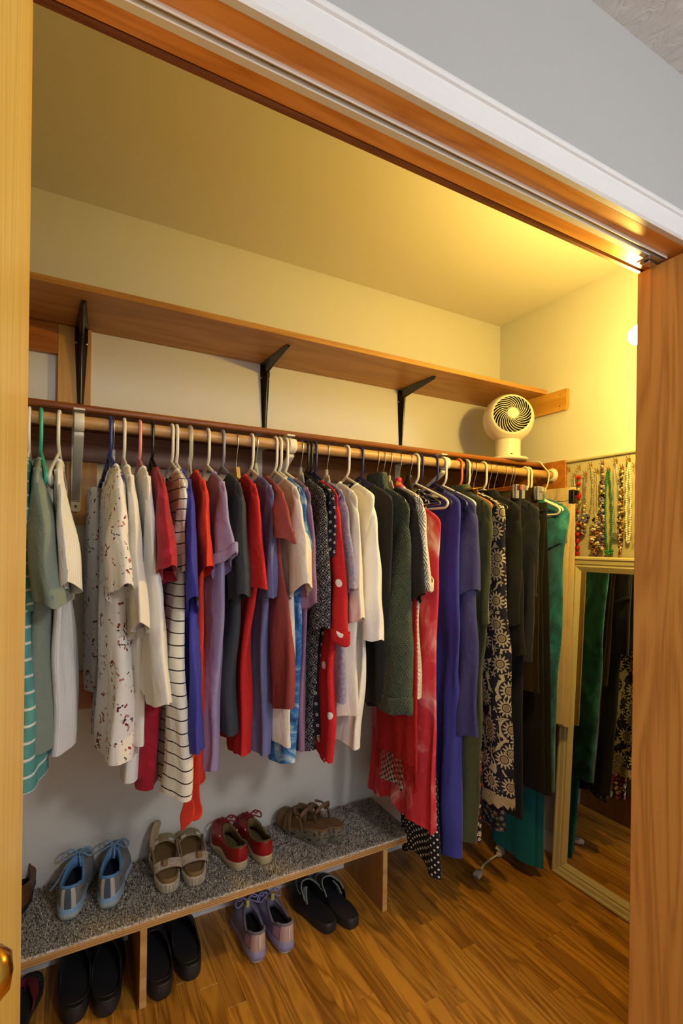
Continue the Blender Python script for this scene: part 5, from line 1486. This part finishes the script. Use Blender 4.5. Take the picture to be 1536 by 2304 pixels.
def necklace(u, v, label, vb, **kw):
    p = hook_at(u, v); zb_ = at(u, vb, X=HX - .014).z
    t_ = thing('necklace', label, 'necklace', (HX - .013, p.y, zb_), group='necklaces on the wall board')
    p = Vector((p.x, p.y, p.z - .004))
    return t_, p, zb_
# from left to right
t_, p, zb_ = necklace(1290, 1070, 'thin chain with long black and silver beads, leftmost on the board', 1232)
MB().tube(drop(p, p.y - .004, zb_ + .09, .014), .0009, 5).build('chain', BM['silver'], t_)
for yy in (.012, -.006):
    beads(t_, [Vector((p.x, p.y + yy, zb_ + .09 - .13 * i / 20 + .075)) for i in range(21)], .0075, .0042, ['jet', 'jet', 'silver', 'jet'], 'long_beads', 0, (1, 1, 1.35))
MB().tube([(p.x, p.y + .002 + .014 * math.cos(a), zb_ + .012 + .016 * math.sin(a)) for a in [2 * PI * i / 20 for i in range(20)]], .0016, 6, closed=True).build('pendant', BM['champagne'], t_)
t_, p, zb_ = necklace(1301, 1052, 'necklace of large red beads with a gold ring', 1245)
MB().tube([p, Vector((p.x, p.y, zb_))], .0007, 4).build('cord', BM['gold'], t_)
for v, r, m, sc in ((1074, .0098, 'red', (1, 1, .95)), (1089, .0100, 'red', (1, 1, .9)), (1101, .007, 'champagne', (1, 1, 1)), (1115, .0125, 'red', (.8, 1, 1.35)), (1144, .0055, 'brown', (1, 1, 1)), (1152, .0062, 'red', (1, 1, 1)), (1161, .005, 'champagne', (1, 1, 1)), (1179, .0068, 'red', (1, 1, 1)), (1190, .007, 'champagne', (1, 1, 1)), (1203, .0105, 'red', (1, 1, 1)), (1218, .0072, 'red', (1, 1, 1.8)), (1233, .0095, 'red', (1, 1, 1)), (1246, .0095, 'red', (1, 1, 1))):
    q = at(1302, v, X=HX - .013); MB().ball((q.x, p.y, q.z), r, 12, 8, sc).build('bead', BM[m], t_)
q = at(1301, 1132, X=HX - .013); MB().tube([(q.x, p.y + .0125 * math.cos(a), q.z + .0145 * math.sin(a)) for a in [2 * PI * i / 20 for i in range(20)]], .0016, 6, closed=True).build('ring', BM['gold'], t_)
t_, p, zb_ = necklace(1314, 1066, 'necklace with lilac daisy pendant and brown bead cluster', 1215)
MB().tube(drop(p, p.y, zb_ + .06, .006), .0012, 5).build('chain', BM['grey'], t_)
q = at(1312, 1166, X=HX - .018); fl_ = MB()
for i in range(14):
    a = 2 * PI * i / 14; fl_.ball((q.x, q.y + .0135 * math.cos(a), q.z + .0135 * math.sin(a)), .0058, 8, 5, (.5, 1, 1))
fl_.build('daisy', BM['lilac'], t_); MB().ball((q.x - .003, q.y, q.z), .0062, 10, 6, (.6, 1, 1)).build('daisy_centre', BM['yellow'], t_)
beads(t_, [Vector((p.x - .002, q.y - .006 * math.sin(i), q.z - .01 - .055 * i / 24)) for i in range(25)], .0042, .0062, ['brown', 'champagne', 'amethyst', 'brown'], 'cluster', .6)
beads(t_, [Vector((p.x, q.y, q.z + .05 - .035 * i / 8)) for i in range(9)], .008, .0065, ['champagne', 'grey'], 'upper_beads')
t_, p, zb_ = necklace(1327, 1047, 'long silver link chain with small pendant', 1160)
MB().tube(drop(p, p.y + .006, zb_, .03), .0013, 5).build('chain', BM['silver'], t_); beads(t_, drop(p, p.y + .006, zb_, .03), .0062, .0024, ['silver', 'champagne'], 'links', n=6)
beads(t_, [Vector((p.x, p.y + .006 - .002 * i, zb_ - .004 * i)) for i in range(5)], .005, .006, ['jet', 'grey'], 'pendant', .4)
t_, p, zb_ = necklace(1341, 1060, 'thick cluster necklace of champagne and dark pearls', 1250)
MB().tube(drop(p, p.y, zb_ + .16, .012), .0011, 5).build('chain', BM['champagne'], t_)
for w_ in (.012, .022, .032): beads(t_, drop(Vector((p.x, p.y, zb_ + .165)), p.y, zb_ - .006 + w_ * .3, w_), .0062, .0046, ['champagne', 'brown', 'jet', 'pearl', 'champagne', 'amber'], 'pearls', .55, n=7)
t_, p, zb_ = necklace(1354, 1041, 'amethyst bead and flower necklace', 1235)
beads(t_, [p + Vector((0, -.003 + .002 * math.sin(i), -.012 * i)) for i in range(7)], .011, .0058, ['amethyst', 'champagne', 'brown'], 'top_beads')
beads(t_, drop(Vector((p.x, p.y - .002, p.z - .07)), p.y - .004, zb_, .010), .0066, .0060, ['amethyst', 'brown', 'jet', 'lilac', 'champagne'], 'beads', .6, n=7)
t_, p, zb_ = necklace(1367, 1056, 'string of green pearl beads in a long loop', 1246)
beads(t_, drop(p, p.y - .008, zb_, .026, 90), .0088, .0044, ['green'])
beads(t_, [Vector((p.x, p.y - .008 + .014 * math.cos(a), zb_ + .012 + .013 * math.sin(a))) for a in [PI + PI * i / 14 for i in range(15)]], .0095, .0062, ['green'], 'large_beads')
t_, p, zb_ = necklace(1383, 1036, 'thin silver chain with dark blue tassel pendant', 1208)
MB().tube(drop(p, p.y - .012, zb_ + .012, .020), .0010, 5).build('chain', BM['silver'], t_)
q = at(1384, 1205, X=HX - .014); ts = MB()
for i in range(9): ts.tube([(q.x, q.y - .016 + .004 * i, q.z + .010), (q.x, q.y - .017 + .0043 * i, q.z - .016 + .008 * abs(i - 4) / 4)], .0016, 5)
ts.build('tassel', BM['grey'], t_)
t_, p, zb_ = necklace(1397, 1052, 'amber and jet bead string with gold drop', 1248)
beads(t_, drop(p, p.y - .001, zb_ + .02, .007), .0064, .0042, ['amber', 'jet', 'champagne', 'brown', 'pearl'], 'beads', .4)
MB().ball((p.x, p.y, zb_ + .006), .007, 10, 8, (.7, .8, 2.0)).build('drop', BM['gold'], t_)
t_, p, zb_ = necklace(1412, 1033, 'double string of round cream pearls beside the right door', 1222)
beads(t_, drop(p + Vector((0, -.003, -.012)), p.y - .004, zb_, .017, 90), .0088, .0048, ['pearl'], n=10)
MB().ball((p.x, p.y + .002, p.z - .006), .004, 8, 6, (1, 1, 2)).build('clasp', BM['gold'], t_)
hook_at(1278, 1056)
t_, p, zb_ = necklace(1426, 1048, 'thin pale bead chain half hidden by the right door', 1225)
MB().tube(drop(p, p.y, zb_, .012), .0010, 5).build('chain', BM['champagne'], t_)

# ------------------------------------------------------------------ fan on the hat shelf
fy = 1.598
fc = at(1143, 944, Y=fy); fr_ = .107
fan = thing('desk_fan', 'round white globe fan on the right end of the hat shelf', 'fan', (fc.x, fy, zls))
WP = plain('white fan plastic', '#efe6d6', .33)
face = Vector((-.52, -.80, .10)).normalized()   # grille direction
zc = fc.z
ez = face; ex = Vector((0, 0, 1)).cross(ez).normalized(); ey = ez.cross(ex)
Cn = Vector((fc.x, fy, zc))
def fp(x, y, z): return Cn + ex * x + ey * y + ez * z
rows = []
ang0 = math.radians(50)
for i in range(25):
    a = lerp(PI, ang0, i / 24); rows.append([tuple(fp(fr_ * math.sin(a) * math.cos(2 * PI * k / 40), fr_ * math.sin(a) * math.sin(2 * PI * k / 40), fr_ * math.cos(a))) for k in range(40)])
Rm = fr_ * math.sin(ang0); zm = fr_ * math.cos(ang0)
for rr, zz in ((Rm - .002, zm - .001), (Rm - .004, zm - .006), (Rm - .008, zm - .03), (Rm - .016, zm - .06), (Rm * .4, zm - .085), (.001, zm - .088)):
    rows.append([tuple(fp(rr * math.cos(2 * PI * k / 40), rr * math.sin(2 * PI * k / 40), zz)) for k in range(40)])
MB().grid(rows[:26], cyc=True).build('shell', WP, fan)
MB().grid(rows[25:], cyc=True).build('inner_duct', plain('dark duct', '#2a221a', .6), fan)
grl = thing  # spiral grille
gp = bpy.data.objects.new('grille', None)
gm = MB()
for i in range(26):
    a0 = 2 * PI * i / 26; pts = []
    for k in range(9):
        t = k / 8; r = lerp(.022, Rm - .003, t); a = a0 + 1.15 * t
        pts.append(fp(r * math.cos(a), r * math.sin(a), zm + .012 * (1 - t * t) - .002))
    gm.tube(pts, .0015, 5)
gr = gm.build('grille', WP, fan)
MB().tube([fp((Rm - .002) * math.cos(a), (Rm - .002) * math.sin(a), zm - .001) for a in [2 * PI * i / 40 for i in range(40)]], .0016, 6, closed=True).build('grille_rim', WP, gr)
hb = [[tuple(fp(r * math.cos(2 * PI * k / 28), r * math.sin(2 * PI * k / 28), z)) for k in range(28)] for r, z in ((.0225, zm + .004), (.0245, zm + .012), (.022, zm + .014), (.001, zm + .0145))]
MB().grid(hb, cyc=True).build('hub', WP, gr)
for i in range(5):
    a0 = 2 * PI * i / 5; br = []
    for k in range(6):
        t = k / 5; r = lerp(.02, Rm - .012, t)
        br.append([tuple(fp(r * math.cos(a0 + w_ + .25 * t), r * math.sin(a0 + w_ + .25 * t), zm - .022 + (w_ * .035))) for w_ in (-.38, -.15, .15, .38)])
    MB().grid(br).build('blade', plain('fan blade', '#4a4034', .3) if i == 0 else bpy.data.materials['fan blade'], fan)
zb0 = zc - math.sqrt(fr_ ** 2 - .050 ** 2)
MB().lathe([(.0, zb0 + .012), (.0515, zb0 + .010), (.053, zb0 + .004), (.053, zls + .018), (.053, zls + .013), (0, zls + .013)], 36, (fc.x, fy, 0)).build('neck', WP, fan)
MB().lathe([(.0, zls + .0005), (.078, zls + .0005), (.084, zls + .005), (.085, zls + .010), (.081, zls + .013), (.0, zls + .0145)], 40, (fc.x, fy, 0)).build('base_plate', WP, fan)
bt = at(1141, 1017, Y=fy - .05)
MB().box(fc.x - .034, fc.x - .020, fy - .048, fy - .046, zls + .024, zls + .027, .0005).build('logo_mark', M['black_metal'], fan)

# ------------------------------------------------------------------ plug and cord lying on the closet floor
PWm = plain('white plug', '#d8d4cc', .45)
a, b = at(1076, 1965, Z=.016), at(1122, 1918, Z=.02)
pl = thing('power_plug', 'white plug with short cord and paper tag on the floor', 'plug', (a.x, a.y, 0))
dv = (b - a); dv.z = 0; L_ = dv.length; dn = dv.normalized(); pn_ = Vector((-dn.y, dn.x, 0))
m = MB(); rows = []
for t, w_, h_ in ((-.022, .011, .008), (-.020, .014, .011), (.006, .015, .012), (.018, .011, .010), (.026, .006, .006)):
    c_ = a + dn * t; c_ = Vector((c_.x, c_.y, .0145))
    rows.append([tuple(c_ + pn_ * w_ * sgnpow(math.cos(q), .5) + Vector((0, 0, h_ * sgnpow(math.sin(q), .5)))) for q in [2 * PI * i / 16 for i in range(16)]])
m.grid(rows, cyc=True); m.fan(rows[0], flip=True); m.fan(rows[-1]); m.build('plug_body', PWm, pl)
pr3 = MB()
for sg in (-1, 1):
    c_ = a - dn * .030 + pn_ * sg * .0065; pr3.box(c_.x - .0035, c_.x + .0035, c_.y - .009, c_.y + .009, .0115, .0175, .0005)
pr3.build('prongs', M['steel'], pl)
MB().tube(spline([Vector((a.x, a.y, .0145)) + dn * .024, Vector((a.x, a.y, .012)) + dn * L_ * .35 + pn_ * .012, Vector((a.x, a.y, .008)) + dn * L_ * .65 + pn_ * .014, Vector((b.x, b.y, .014))], 8), .0042, 8).build('cord', PWm, pl)
m = MB(); rows = []
for t, w_, h_ in ((-.012, .007, .007), (.0, .013, .011), (.028, .014, .011), (.032, .012, .009)):
    c_ = Vector((b.x, b.y, .0135)) + dn * t
    rows.append([tuple(c_ + pn_ * w_ * sgnpow(math.cos(q), .5) + Vector((0, 0, h_ * sgnpow(math.sin(q), .5)))) for q in [2 * PI * i / 16 for i in range(16)]])
m.grid(rows, cyc=True); m.fan(rows[0], flip=True); m.fan(rows[-1]); m.build('connector', PWm, pl)
tg = Vector((b.x, b.y, .03))
MB().ribbon([tg - dn * .005, tg + dn * .02 + Vector((0, 0, .012)), tg + dn * .045 + Vector((0, 0, .016))], tuple(pn_ + Vector((0, 0, .3))), .032, .0006).build('paper_tag', plain('tag paper', '#c9bea8', .8), pl)
